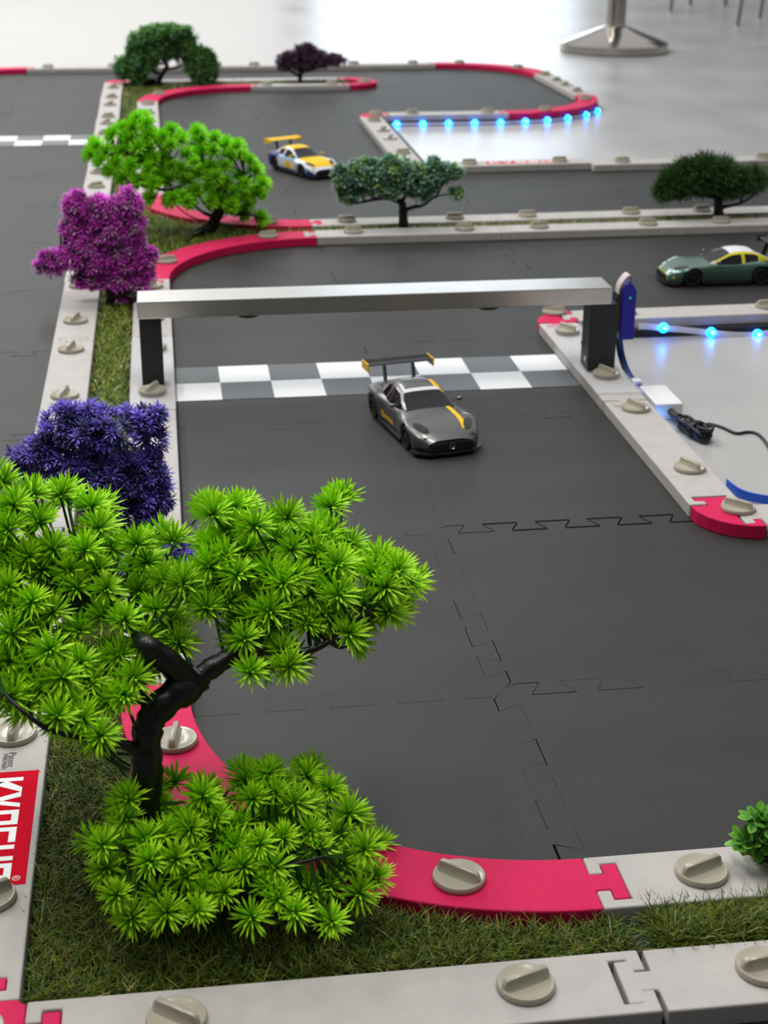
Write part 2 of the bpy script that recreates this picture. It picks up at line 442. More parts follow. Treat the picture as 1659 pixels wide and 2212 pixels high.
def curb(key, path, color, e0, e1, label, short, wd=W_C, group=None):
    L, fn, n = path_fn(path); h = wd / 2; g = 0.00035
    pts = [(L * i / n, -h) for i in range(n + 1)]
    pts[0] = (0.0002, -h); pts[-1] = (L - 0.0002, -h)
    if e1 == 'tab': pts += [(L, -NW), (L + NL, -NW), (L + NL, -HW), (L + NL + HL, -HW), (L + NL + HL, HW), (L + NL, HW), (L + NL, NW), (L, NW)]
    if e1 == 'socket':
        a, b = NW + g, HW + g; pts += [(L, -a), (L - NL + g, -a), (L - NL + g, -b), (L - NL - HL - g, -b), (L - NL - HL - g, b), (L - NL + g, b), (L - NL + g, a), (L, a)]
    top = [(L * i / n, h) for i in range(n + 1)][::-1]; top[0] = (L - 0.0002, h); top[-1] = (0.0002, h)
    pts += top
    if e0 == 'tab': pts += [(0, NW), (-NL, NW), (-NL, HW), (-NL - HL, HW), (-NL - HL, -HW), (-NL, -HW), (-NL, -NW), (0, -NW)]
    if e0 == 'socket':
        a, b = NW + g, HW + g; pts += [(0, a), (NL - g, a), (NL - g, b), (NL + HL + g, b), (NL + HL + g, -b), (NL - g, -b), (NL - g, -a), (0, -a)]
    p0, p0b = np.array(fn(0, 0)), np.array(fn(-1, 0)); p1, p1b = np.array(fn(L, 0)), np.array(fn(L + 1, 0)); out = []
    for s, w_ in pts:                       # slots run straight in from the end, whatever the curve does
        if e0 == 'socket' and 0 <= s < NL + HL + 0.001 and abs(w_) < h - 1e-6: d = p0 - p0b; out.append((p0[0] + d[0] * s - d[1] * w_, p0[1] + d[1] * s + d[0] * w_))
        elif e1 == 'socket' and L - NL - HL - 0.001 < s <= L and abs(w_) < h - 1e-6: d = p1b - p1; out.append((p1[0] + d[0] * (s - L) - d[1] * w_, p1[1] + d[1] * (s - L) + d[0] * w_))
        else: out.append(fn(s, w_))
    mb = MB(); mb.prism(out, 0.0, H_C)
    c = fn(L / 2, 0)
    o = mb.build('foam_rail', MT[color], loc=(c[0], c[1], 0.0001)); o.data.transform(Matrix.Translation((0, 0, 0.0001)))
    bevel(o, 0.0012, 2)
    tag(o, label, 'curb', group or ('pale grey foam curbs' if color == 'white_foam' else 'pink foam curbs'), 'thing')
    CURBS[key] = o; SHORT[key] = short
    return o


w_, p_ = 'white_foam', 'pink_foam'
# front edge and left side
curb('BC', ('arc', (-0.093, 0.676), 0.029, 180, 270), p_, 'tab', 'tab', 'pink corner curb at the bottom left corner of the photo', 'the bottom left pink corner curb')
curb('B1', ('line', (-0.093, 0.6485), (0.238, 0.6475)), w_, 'socket', 'socket', 'pale grey curb along the front edge, left of the stepped joint', 'the front curb left of its stepped joint')
curb('B2', ('line', (0.2405, 0.6468), (0.56, 0.6448)), w_, 'tab', 'flat', 'pale grey curb along the front edge, right of the stepped joint', 'the front curb right of its stepped joint')
curb('N1', ('line', (0.23, 0.735), (0.56, 0.735)), w_, 'socket', 'flat', 'pale grey curb right of the large pink foreground curve', 'the pale curb right of the pink foreground curve')
curb('PC1', ('arc', (0.23, 0.99), 0.255, 180, 270), p_, 'tab', 'tab', 'large curved pink curb around the trunk of the foreground pine', 'the large pink foreground curve')
OLL = ['with red and white printed lettering, left of the foreground grass', 'left of the foreground pine, just beyond the printed one', 'on the left, under the blue purple bush',
       'on the left, level with the left gate post', 'on the left, just in front of the magenta bush', 'on the left, underneath the magenta bush', 'on the left, just behind the magenta bush',
       'on the left, under the tip of the mid pine', 'on the left, behind the mid pine', 'on the left, beside the far chequered line', 'on the left, second from its far pink corner', 'on the left, next to its far pink corner']
OLS = ['the left curb with red print', 'the left curb just past the printed one', 'the left curb under the blue bush', 'the left curb level with the gate', 'the left curb before the magenta bush',
       'the left curb beneath the magenta bush', 'the left curb just behind the magenta bush', 'the left curb by the mid pine tip', 'the left curb behind the mid pine',
       'the left curb by the far chequered line', 'the second left curb from the far corner', 'the left curb next to the far corner']
OLY = [0.676, 0.99, 1.29, 1.59, 1.893, 2.195, 2.49, 2.79, 3.09, 3.39, 3.69, 3.99, 4.31]
for k in range(12):
    dx = random.uniform(-0.0012, 0.0012)
    if k == 0: dx = 0
    curb('OL%d' % k, ('line', (-0.122 + dx, OLY[k]), (-0.122 - dx, OLY[k + 1])), w_, 'socket', 'tab' if k < 11 else 'socket', 'pale grey curb ' + OLL[k], OLS[k])
curb('OLC', ('arc', (-0.093, 4.31), 0.029, 180, 90), p_, 'tab', 'tab', 'small pink corner curb at the far end of the left curb row', 'the small pink corner at the far left')
# inner row beside the start straight
INL = ['inside the left row, behind the foreground pine', 'inside the left row, right of the blue purple bush', 'under the left gate post', 'just beyond the left gate post, touching the middle pink curve']
INS = ['the inner curb behind the foreground pine', 'the inner curb right of the blue bush', 'the inner curb under the left gate post', 'the inner curb beyond the left gate post']
INY = [0.99, 1.29, 1.59, 1.893, 2.195]
for k in range(4):
    curb('IN%d' % k, ('line', (-0.025, INY[k]), (-0.025, INY[k + 1])), w_, 'socket', 'socket' if k == 3 else 'tab', 'pale grey curb ' + INL[k], INS[k])
curb('PC2', ('arc', (0.235, 2.195), 0.26, 180, 90), p_, 'tab', 'socket', 'curved pink curb beyond the gate, in front of the mid pine', 'the pink curve in front of the mid pine')
# median with the two small trees
ML = ['left of', 'second along, under the bluish tree', 'third along', 'fourth along']
MXS = [0.235, 0.535, 0.845, 1.14, 1.45]
MY = [2.4575, 2.4585, 2.463, 2.468, 2.474]
MB_Y = [2.540, 2.545, 2.553, 2.562, 2.570]
MFL = ['left end of the near row of the tree median', 'near row of the tree median, right of the bluish tree', 'near row of the tree median, before the dark pine', 'near row of the tree median, at the right edge']
MFS = ['the leftmost near median curb', 'the second near median curb', 'the near median curb before the dark pine', 'the near median curb at the right edge']
for k in range(4):
    curb('MF%d' % k, ('line', (MXS[k], MY[k]), (MXS[k + 1], MY[k + 1])), w_, 'tab' if k == 0 else 'socket', 'tab', 'pale grey curb, ' + MFL[k], MFS[k])
curb('PC3', ('arc', (0.235, 2.800), 0.26, 180, 270), p_, 'tab', 'tab', 'curved pink curb behind the trunk of the mid pine', 'the pink curve behind the mid pine')
MBL = ['left end of the far row of the tree median', 'far row of the tree median, right of the bluish trunk', 'far row of the tree median, behind the dark pine', 'far row of the tree median, at the right edge']
MBS = ['the leftmost far median curb', 'the second far median curb', 'the far median curb behind the dark pine', 'the far median curb at the right edge']
for k in range(4):
    curb('MB%d' % k, ('line', (MXS[k], MB_Y[k]), (MXS[k + 1], MB_Y[k + 1])), w_, 'socket', 'tab', 'pale grey curb, ' + MBL[k], MBS[k])
# gate island on the right
curb('E0', ('line', (0.4965, 1.289), (0.4965, 1.59)), w_, 'socket', 'socket', 'pale grey slanting curb nearest the pink block on the right', 'the slanting curb by the right pink block')
curb('E1', ('line', (0.4965, 1.592), (0.4965, 1.905)), w_, 'tab', 'socket', 'pale grey slanting curb under the right gate post', 'the curb under the right gate post')
curb('EC0', ('arc', (0.5255, 1.286), 0.029, 180, 270), p_, 'tab', 'socket', 'pink rounded corner block on the right, nearest the camera', 'the near pink corner block on the right')
curb('EN', ('line', (0.527, 1.257), (0.84, 1.259)), w_, 'tab', 'flat', 'pale grey curb stub right of the near pink corner block', 'the stub right of the pink block')
curb('EC1', ('arc', (0.5255, 1.908), 0.029, 180, 90), p_, 'tab', 'socket', 'pink rounded corner block behind the right gate post', 'the pink corner block behind the right gate post')
curb('EB0', ('line', (0.528, 1.937), (0.835, 1.943)), w_, 'tab', 'tab', 'pale grey curb running right from behind the blue box', 'the curb right of the blue box')
# far side of the crossing road
curb('RC0', ('arc', (0.5105, 3.064), 0.029, 180, 270), p_, 'tab', 'tab', 'pink corner curb peeping out above the bluish bonsai', 'the pink corner above the bluish bonsai')
curb('R0', ('line', (0.5115, 3.033), (0.836, 3.046)), w_, 'socket', 'flat', 'pale grey far curb with a faint red print, under the far glowing lights', 'the far curb with faint red print')
curb('R1', ('line', (0.838, 3.022), (1.14, 3.034)), w_, 'flat', 'tab', 'pale grey far curb stepping out right of the printed one', 'the far curb right of the printed one')
curb('R2', ('line', (1.142, 3.034), (1.45, 3.044)), w_, 'socket', 'flat', 'pale grey far curb at the right edge behind the dark pine', 'the far curb at the right edge')
curb('D0', ('line', (0.4815, 3.066), (0.4815, 3.37)), w_, 'socket', 'tab', 'pale grey slanting far curb just above the bluish bonsai', 'the slanting far curb above the bluish bonsai')
curb('D1', ('line', (0.4815, 3.371), (0.4815, 3.661)), w_, 'socket', 'socket', 'pale grey slanting far curb left of the first far blue light', 'the slanting curb left of the far lights')
curb('DC', ('arc', (0.5105, 3.664), 0.029, 180, 90), p_, 'tab', 'tab', 'pink corner curb at the left end of the far row of lights', 'the pink corner left of the far lights')
curb('S0', ('line', (0.5125, 3.692), (0.812, 3.692)), w_, 'socket', 'socket', 'pale grey far curb above the row of blue lights', 'the far curb above the blue lights')
curb('PC4', ('arc', (0.812, 3.95), 0.258, 270, 360), p_, 'tab', 'tab', 'curved pink far curb above the right end of the blue lights', 'the far pink curve over the blue lights')
curb('FR0', ('line', (1.069, 3.952), (1.066, 4.168)), w_, 'socket', 'tab', 'pale grey slanting far curb nearer the blue lights, left of the stanchion', 'the slanting far curb nearer the blue lights')
curb('FR1', ('line', (1.066, 4.170), (1.062, 4.378)), w_, 'socket', 'socket', 'pale grey slanting far curb meeting the furthest pink curve', 'the slanting far curb by the furthest curve')
curb('PC5', ('arc', (0.80, 4.380), 0.262, 0, 90), p_, 'tab', 'tab', 'furthest curved pink curb, left of the shiny stanchion', 'the furthest pink curve')
FX = [0.80, 0.53, 0.23, -0.07, -0.37]
FLb = ['at the back wall, next to the furthest pink curve', 'at the back wall, right behind the dark purple bonsai', 'at the back wall, between the two far bonsai', 'at the back wall, left of the far green bonsai']
FSb = ['the back curb next to the furthest curve', 'the back curb behind the dark purple bonsai', 'the back curb between the far bonsai', 'the back curb left of the far bonsai']
FLb = [s.replace('at the back wall', 'along the back edge of the track') for s in FLb]
for k in range(4):
    curb('F%d' % k, ('line', (FX[k] - 0.001, 4.642), (FX[k + 1], 4.642)), w_, 'socket', 'socket' if k == 3 else 'tab', 'pale grey curb ' + FLb[k], FSb[k])
curb('PC6', ('arc', (-0.371, 4.382), 0.26, 90, 150), p_, 'tab', 'flat', 'pink curb at the back edge of the track, far left of the photo', 'the pink back curb at far left')
# far half of the inner row, its curve and the far median
for k, (a, b) in enumerate([(2.80, 3.09), (3.092, 3.39), (3.392, 3.69), (3.692, 3.95)]):
    curb('IF%d' % k, ('line', (-0.0265 - 0.0015 * k, a), (-0.028 - 0.0015 * k, b)), w_, 'socket', 'tab' if k < 3 else 'socket',
         'pale grey inner curb ' + ['behind the left of the mid pine', 'hidden behind the crown of the mid pine', 'just above the mid pine crown', 'touching the far pink curve below the green bonsai'][k],
         ['the inner curb by the mid pine', 'the inner curb behind the mid pine crown', 'the inner curb above the mid pine', 'the inner curb below the far green bonsai'][k])
curb('PC7', ('arc', (0.235, 3.955), 0.266, 180, 90), p_, 'tab', 'tab', 'curved pink far curb in front of the far green bonsai', 'the pink curve below the far green bonsai')
curb('FM', ('line', (0.237, 4.221), (0.497, 4.221)), w_, 'socket', 'socket', 'pale grey curb in front of the dark purple bonsai', 'the curb in front of the purple bonsai')
curb('FB0', ('line', (-0.091, 4.339), (0.2, 4.337)), w_, 'socket', 'tab', 'pale grey curb behind the trunk of the far green bonsai', 'the curb behind the far green bonsai')
curb('FB1', ('line', (0.202, 4.337), (0.497, 4.335)), w_, 'socket', 'socket', 'pale grey curb behind the trunk of the dark purple bonsai', 'the curb behind the purple bonsai')
curb('FT', ('arc', (0.498, 4.278), 0.057, -90, 90), p_, 'tab', 'tab', 'pink rounded end cap of the far median, right of the purple bonsai', 'the pink end cap of the far median')

# ---------------------------------------------------------------- knobs
kb = MB(); kb.lathe([(0.0155, 0.0), (0.0159, 0.0012), (0.0158, 0.0030), (0.0152, 0.0039), (0.0144, 0.0040), (0.0132, 0.0033), (0.006, 0.0031), (0.0005, 0.0031)], 40)
kg = MB()
sec = []
for x, h, q in [(-0.0146, 0.0034, 0.5), (-0.0142, 0.0062, 0.72), (-0.0132, 0.0086, 0.9), (-0.0118, 0.0098, 1), (0, 0.0100, 1), (0.0118, 0.0098, 1), (0.0132, 0.0086, 0.9), (0.0142, 0.0062, 0.72), (0.0146, 0.0034, 0.5)]:
    h2 = max(h, 0.0034)
    sec.append([(x, y * q, z) for y, z in [(-0.0043, 0.0028), (-0.0029, 0.0030 + (h2 - 0.003) * 0.20), (-0.0022, 0.003 + (h2 - 0.003) * 0.6), (-0.0018, h2 - 0.0005), (-0.0011, h2), (0.0011, h2), (0.0018, h2 - 0.0005), (0.0022, 0.003 + (h2 - 0.003) * 0.6), (0.0029, 0.0030 + (h2 - 0.003) * 0.20), (0.0043, 0.0028)]])
n_ = 10; vv = [p for s in sec for p in s]; ff = []
for a in range(len(sec) - 1):
    for b in range(n_ - 1): ff.append((a * n_ + b, a * n_ + b + 1, (a + 1) * n_ + b + 1, (a + 1) * n_ + b))
    ff.append((a * n_ + n_ - 1, a * n_, (a + 1) * n_, (a + 1) * n_ + n_ - 1))
ff.append(tuple(range(n_))[::-1]); ff.append(tuple(range((len(sec) - 1) * n_, len(sec) * n_)))
kg.add(vv, [tuple(reversed(q)) for q in ff])
KN0 = [None]


def knob(x, y, ang, key, which='', z=None):
    lab = f'beige locking knob on {SHORT[key]}' + (', ' + which if which else '')
    z = (H_C + 0.0003) if z is None else z
    if KN0[0] is None:
        t = empty('locking_knob', (x, y, z), lab, 'knob', 'round beige locking knobs on the curbs', math.radians(ang))
        d = kb.build('disc', MT['knob'], t, smooth=40); g_ = kg.build('grip', MT['knob'], t, smooth=38)
        KN0[0] = (t, d, g_); return t
    t0, d0, g0 = KN0[0]
    t = t0.copy(); COL.objects.link(t); t.location = (x, y, z); t.rotation_euler = (0, 0, math.radians(ang)); t['label'] = lab
    for c0 in (d0, g0):
        c = c0.copy(); COL.objects.link(c); c.parent = t
    return t


PZ = H_C + 0.0033
NK = [
    (0.170, 0.650, 20, 'B1', 'its right one'), (-0.015, 0.648, -38, 'B1', 'its left one'), (0.302, 0.647, 10, 'B2', ''), (-0.118, 0.652, 55, 'BC', ''),
    (0.152, 0.748, -42, 'PC1', 'at the right'), (-0.012, 0.925, 82, 'PC1', 'beside the trunk'), (0.296, 0.735, 22, 'N1', ''),
    (-0.121, 0.765, 30, 'OL0', 'nearer one'), (-0.121, 0.948, 88, 'OL0', 'farther one'),
    (0.512, 1.272, -46, 'EC0', ''), (0.500, 1.377, -68, 'E0', 'nearer one'), (0.499, 1.560, -66, 'E0', 'farther one'),
    (0.503, 1.952, -20, 'EC1', ''), (0.596, 1.940, 10, 'EB0', 'beside the box'), (0.796, 1.948, 6, 'EB0', 'at the right edge'),
    (-0.122, 1.680, 78, 'OL3', 'nearer one'), (-0.123, 1.857, 76, 'OL3', 'farther one'), (-0.123, 1.985, 74, 'OL4', 'nearer one'), (-0.124, 2.165, 70, 'OL4', 'farther one'),
    (-0.122, 1.075, 80, 'OL1', ''), (-0.122, 1.38, 75, 'OL2', ''), (-0.025, 1.38, 75, 'IN1', ''), (-0.025, 1.985, 75, 'IN3', 'nearer one'), (-0.025, 2.15, 70, 'IN3', 'farther one'),
    (-0.003, 2.295, 15, 'PC2', 'at the left'), (0.158, 2.443, 10, 'PC2', 'at the right'),
    (0.296, 2.460, 5, 'MF0', 'left one'), (0.478, 2.460, -5, 'MF0', 'right one'), (0.602, 2.462, 8, 'MF1', 'left one'), (0.786, 2.464, 0, 'MF1', 'right one'), (0.912, 2.466, 5, 'MF2', 'left one'), (1.09, 2.47, 0, 'MF2', 'right one'),
    (0.295, 2.543, 0, 'MB0', 'left one'), (0.477, 2.545, 4, 'MB0', 'right one'), (0.602, 2.549, -4, 'MB1', 'left one'), (0.783, 2.553, 0, 'MB1', 'right one'), (0.910, 2.557, 12, 'MB2', 'left one'),
    (0.165, 2.547, 8, 'PC3', ''),
    (-0.124, 2.88, 40, 'OL7', 'nearer one'), (-0.125, 3.02, 60, 'OL7', 'farther one'), (-0.123, 3.47, 30, 'OL9', 'nearer one'), (-0.123, 3.612, 60, 'OL9', 'farther one'), (-0.122, 3.71, 40, 'OL10', 'nearer one'),
    (-0.122, 3.895, 60, 'OL10', 'farther one'), (-0.121, 4.025, 50, 'OL11', 'nearer one'), (-0.121, 4.20, 60, 'OL11', 'farther one'),
    (-0.030, 3.75, 50, 'IF3', 'nearer one'), (-0.031, 3.90, 5, 'IF3', 'farther one'), (-0.004, 4.07, 40, 'PC7', ''),
    (0.278, 4.223, 0, 'FM', 'left one'), (0.452, 4.221, 0, 'FM', 'right one'), (0.545, 4.25, 0, 'FT', ''),
    (0.483, 3.165, 10, 'D0', 'nearer one'), (0.483, 3.345, 70, 'D0', 'farther one'), (0.482, 3.450, 60, 'D1', 'nearer one'), (0.481, 3.59, 10, 'D1', 'farther one'), (0.497, 3.683, 0, 'DC', ''),
    (0.585, 3.694, 20, 'S0', 'left one'), (0.766, 3.692, 0, 'S0', 'right one'), (0.911, 3.714, 0, 'PC4', 'at the left'), (1.052, 3.875, 0, 'PC4', 'at the right'),
    (1.068, 4.02, 40, 'FR0', 'nearer one'), (1.067, 4.14, 50, 'FR0', 'farther one'), (1.065, 4.23, 40, 'FR1', 'nearer one'), (1.062, 4.35, 20, 'FR1', 'farther one'),
    (1.020, 4.51, 0, 'PC5', 'at the right'), (0.872, 4.632, 0, 'PC5', 'at the left'), (0.735, 4.642, 0, 'F0', 'right one'), (0.561, 4.642, 0, 'F0', 'left one'), (0.272, 4.642, 0, 'F1', ''), (-0.13, 4.642, 0, 'F3', 'right one'), (-0.312, 4.642, 0, 'F3', 'left one'),
    (0.596, 3.037, 0, 'R0', 'left one'), (0.780, 3.044, 0, 'R0', 'right one'), (0.903, 3.025, 0, 'R1', 'left one'), (1.07, 3.031, 0, 'R1', 'right one'), (1.20, 3.036, 0, 'R2', ''),
]
for x, y, a, key, wh in NK: knob(x, y, a, key, wh)
for x, y, a, key, wh in [(-0.025, 1.676, 65, 'IN2', 'nearer one'), (-0.023, 1.845, 60, 'IN2', 'farther one'), (0.4975, 1.675, -66, 'E1', 'nearer one'), (0.4965, 1.855, -60, 'E1', 'farther one')]:
    knob(x, y, a, key, wh, PZ)

# ---------------------------------------------------------------- printed marks on the curbs
def poly_part(name, polys, m, parent, z, thick=0.00012):
    mb = MB()
    for pl in polys: mb.prism(pl, z, z + thick)
    o = mb.build(name, m); o.parent = parent; o.matrix_parent_inverse = Matrix.Translation(parent.location).inverted()
    return o


def stroke(pts, wd):
    """mitred band along a poly-line -> list of quads"""
    out = []
    for (a, b) in zip(pts[:-1], pts[1:]):
        a, b = np.array(a, float), np.array(b, float); d = b - a; L = np.linalg.norm(d); d /= L; nrm = np.array([-d[1], d[0]]) * wd / 2
        out.append([tuple(a - nrm), tuple(b - nrm), tuple(b + nrm), tuple(a + nrm)])
    return out


def letters(u0, cw, gap, ch, wd):
    """heavy square lettering K Y O S H O in (u along, v up)"""
    L = []
    x = u0; t = wd

    def R(a, b, c, d): return [(a, c), (b, c), (b, d), (a, d)]
    # K
    L += [R(x, x + t, 0, ch), [(x + t, ch * 0.40), (x + t * 2.2, ch * 0.52), (x + cw + gap * 0.6, ch), (x + cw - t * 0.9, ch), (x + t, ch * 0.68)], [(x + t, ch * 0.62), (x + t, ch * 0.36), (x + cw - t * 1.2, 0), (x + cw, 0)]]
    x += cw + gap
    # Y
    L += [[(x - gap * 0.6, ch), (x + cw / 2 - t * 0.5, ch * 0.36), (x + cw / 2 + t * 0.35, ch * 0.46), (x + t * 0.95, ch)], [(x + cw, ch), (x + cw - t * 1.05, ch), (x + cw / 2 - t * 0.35, ch * 0.46), (x + cw / 2 + t * 0.5, ch * 0.36)], R(x + cw / 2 - t / 2, x + cw / 2 + t / 2, 0, ch * 0.46)]
    x += cw + gap
    for rep in (0,):
        L += [R(x, x + t, 0, ch), R(x + cw - t, x + cw, 0, ch), R(x + t, x + cw - t, ch - t, ch), R(x + t, x + cw - t, 0, t)]
    x += cw + gap
    # S
    L += [R(x, x + cw, ch - t, ch), R(x, x + t, ch * 0.5, ch - t), [(x, ch * 0.62), (x, ch * 0.42), (x + cw, ch * 0.38), (x + cw, ch * 0.58)], R(x + cw - t, x + cw, t, ch * 0.5), R(x, x + cw, 0, t)]
    x += cw + gap
    # H
    L += [R(x, x + t, 0, ch), R(x + cw - t, x + cw, 0, ch), R(x + t, x + cw - t, ch * 0.5 - t / 2, ch * 0.5 + t / 2)]
    x += cw + gap
    L += [R(x, x + t, 0, ch), R(x + cw - t, x + cw, 0, ch), R(x + t, x + cw - t, ch - t, ch), R(x + t, x + cw - t, 0, t)]
    return L


def text_part(name, body, size, m, parent, origin, rot, z, squash=1.0):
    cu = bpy.data.curves.new(name, 'FONT'); cu.body = body; cu.size = size; cu.extrude = 0.00006; cu.resolution_u = 3
    to = bpy.data.objects.new(name, cu); COL.objects.link(to)
    dg = bpy.context.evaluated_depsgraph_get(); me = bpy.data.meshes.new_from_object(to.evaluated_get(dg))
    bpy.data.objects.remove(to)
    o = bpy.data.objects.new(name, me); COL.objects.link(o); me.materials.clear(); me.materials.append(m)
    me.transform(Matrix.Translation((origin[0], origin[1], z)) @ Matrix.Rotation(rot, 4, 'Z') @ Matrix.Diagonal((1, squash, 1, 1)))
    o.parent = parent; o.matrix_parent_inverse = Matrix.Translation(parent.location).inverted()
    return o


ZT = H_C + 0.00025
o0 = CURBS['OL0']
# reading direction runs towards the camera (-y); letter tops face the grass (+x)
ya, yb = float(G(84, 1664, H_C)[1]), float(G(55, 1910, H_C)[1]); xr = float(G(84, 1664, H_C)[0]); xr2 = float(G(55, 1910, H_C)[0])
XR = (xr + xr2) / 2
plate = [(-0.1435, yb), (XR, yb), (XR, ya), (-0.1435, ya)]
pp = poly_part('printed_panel', [plate], MT['red_print'], o0, ZT); pp['label'] = 'red printed panel'
uy0 = ya - 0.0075; total = (uy0 - (yb + 0.0055)); cw = total / 6 * 0.87; gp = (total - 6 * cw) / 5
VT = float(G(51, 1682, H_C)[0]); VB = -0.1405; ch = VT - VB
LT = letters(0, cw, gp, ch, cw * 0.27)
LT = [[(VB + v, uy0 - u) for u, v in pl] for pl in LT]
lp = poly_part('printed_letters', LT, MT['white_print'], o0, ZT + 0.00014); lp['label'] = 'white block letters'
# registered mark
rc = G(35, 1898, H_C); rr = 0.0024; ring = []
for k in range(20):
    a0, a1 = 2 * PI * k / 20, 2 * PI * (k + 1) / 20
    ring.append([(rc[0] + rr * math.cos(a0), rc[1] + rr * math.sin(a0)), (rc[0] + rr * math.cos(a1), rc[1] + rr * math.sin(a1)),
                 (rc[0] + (rr - 0.0004) * math.cos(a1), rc[1] + (rr - 0.0004) * math.sin(a1)), (rc[0] + (rr - 0.0004) * math.cos(a0), rc[1] + (rr - 0.0004) * math.sin(a0))][::-1])
poly_part('trademark_ring', ring, MT['white_print'], o0, ZT + 0.00014)
text_part('trademark_letter', 'R', 0.0034, MT['white_print'], o0, (rc[0] - 0.0012, rc[1] + 0.0011), -PI / 2, ZT + 0.0002)
pc = G(20, 1626, H_C); text_part('printed_patent_word', 'Patent', 0.0072, MT['ink'], o0, (pc[0], pc[1]), -PI / 2, ZT)
pc = G(8, 1628, H_C); text_part('printed_patent_number', '5908396B1', 0.0046, MT['ink'], o0, (pc[0], pc[1]), -PI / 2, ZT)
# faint red print on the far curb
o1 = CURBS['R0']
a = G(1055, 356, H_C); b = G(1228, 349, H_C)
x0, x1 = float(a[0]), float(b[0]); ym = 3.037 + 0.004
pl = [(x0, ym - 0.012), (x1, ym - 0.008), (x1, ym + 0.016), (x0, ym + 0.012)]
poly_part('printed_panel', [pl], MT['red_print'], o1, ZT)
LT = letters(0.006, (x1 - x0 - 0.012) / 6 * 0.87, (x1 - x0 - 0.012) / 6 * 0.15, 0.014, 0.0055)
poly_part('printed_letters', [[(x0 + u, ym - 0.006 + v + 0.02 * u) for u, v in q] for q in LT], MT['white_print'], o1, ZT + 0.00014)

# ---------------------------------------------------------------- chequered lines
def checker(name, xs, y0, ym, y1, first_front_white, label):
    t = MB()
    for k in range(len(xs) - 1):
        fw = (k % 2 == 0) == first_front_white
        for (ya_, yb_, wht) in ((y0, ym, fw), (ym, y1, not fw)):
            v = [(xs[k], ya_, 0.0005), (xs[k + 1], ya_, 0.0005), (xs[k + 1], yb_, 0.0005), (xs[k], yb_, 0.0005)]
            t.add(v, [(0, 1, 2, 3)], 0 if wht else 1)
    # thin edge
    x0, x1 = xs[0], xs[-1]
    t.add([(x0, y0, 0.0001), (x1, y0, 0.0001), (x1, y0, 0.0005), (x0, y0, 0.0005)], [(0, 1, 2, 3)], 1)
    o = t.build(name, [MT['check_w'], MT['check_d']], loc=((x0 + x1) / 2, ym, 0))
    return tag(o, label, 'start line')


checker('chequered_line', [0.0005, 0.053, 0.1125, 0.172, 0.230, 0.290, 0.352, 0.413, 0.471], 1.687, 1.7495, 1.812, True, 'black and white chequered tape line under the silver gate')
checker('chequered_line', [-0.55, -0.49, -0.43, -0.371, -0.314, -0.257, -0.200, -0.1475][::1], 3.42, 3.482, 3.545, True, 'blurred chequered tape line across the road at far left')

# ---------------------------------------------------------------- timing gate
gate = empty('timing_gate', (0.235, 1.70, 0), 'silver beam gate on two black posts over the start line', 'gate')
def gpart(mb, name, m, bv=0.0, parent=None, label=None):
    o = mb.build(name, m); par = parent or gate; o.parent = par
    wm = par.matrix_world if par is not gate else Matrix.Translation(gate.location)
    o.matrix_parent_inverse = Matrix.Translation(gate.location).inverted()
    if bv: bevel(o, bv, 2)
    if label: o['label'] = label
    return o


b_ = MB(); b_.box(-0.037, 0.503, 1.690, 1.7385, 0.0965, 0.1165); gpart(b_, 'beam', MT['alu'], 0.0012, label='brushed silver beam')
b_ = MB()
b_.box(-0.036, -0.0115, 1.694, 1.726, H_C + 0.0035, 0.0967); gpart(b_, 'post', MT['slate'], 0.001)
b_ = MB(); b_.box(0.4785, 0.5115, 1.690, 1.722, H_C + 0.0035, 0.0967); gpart(b_, 'post', MT['slate'], 0.001)
for y in (1.697, 1.715):
    b_ = MB(); b_.tube([(0.4788, y, 0.03 + (y - 1.697) * 0.8), (0.4765, y, 0.03 + (y - 1.697) * 0.8)], 0.0028, 10); gpart(b_, 'screw', MT['steel'])
b_ = MB(); b_.box(-0.0505, 0.0002, 1.618, 1.892, H_C + 0.0005, H_C + 0.003); gpart(b_, 'base_plate', MT['acrylic'], 0.0005, label='clear plastic base plate')
b_ = MB(); b_.box(0.470, 0.5225, 1.612, 1.892, H_C + 0.0005, H_C + 0.003); gpart(b_, 'base_plate', MT['acrylic'], 0.0005, label='clear plastic base plate')
for x in (0.085, 0.36):
    b_ = MB(); b_.tube([(x, 1.700, 0.0967), (x, 1.700, 0.0945)], 0.012, 16); gpart(b_, 'sensor', MT['black'])

# blue decoder box strapped to the right post
Yb = 1.700
bl = P(1338, 735, Yb); br = P(1369, 735, Yb); tp = P(1355, 615, Yb)
bx0, bx1, bz0, bz1 = float(bl[0]), float(br[0]), float(bl[2]), float(tp[2])
box = empty('decoder_box', ((bx0 + bx1) / 2, Yb + 0.012, bz0), 'blue upright plastic box strapped to the right gate post', 'electronic box')
inv = Matrix.Translation(box.location).inverted()
b_ = MB(); cxm = (bx0 + bx1) / 2
prof = [(bx0, bz0), (bx1, bz0), (bx1, bz1 - 0.008), (bx1 - 0.005, bz1), (bx0 + 0.004, bz1), (bx0, bz1 - 0.006)]
v = [(x, Yb, z) for x, z in prof] + [(x, Yb + 0.026, z) for x, z in prof]
n = len(prof); b_.add(v, [tuple(range(n)), tuple(range(n, 2 * n))[::-1]] + [(i, i + n, (i + 1) % n + n, (i + 1) % n) for i in range(n)])
o = b_.build('case', MT['blue_box']); o.parent = box; o.matrix_parent_inverse = inv; bevel(o, 0.0012, 2)
b_ = MB(); b_.box(bx0 - 0.0045, bx0 + 0.0004, Yb + 0.002, Yb + 0.024, bz0 + 0.01, bz1 - 0.012); o = b_.build('mount', MT['black']); o.parent = box; o.matrix_parent_inverse = inv
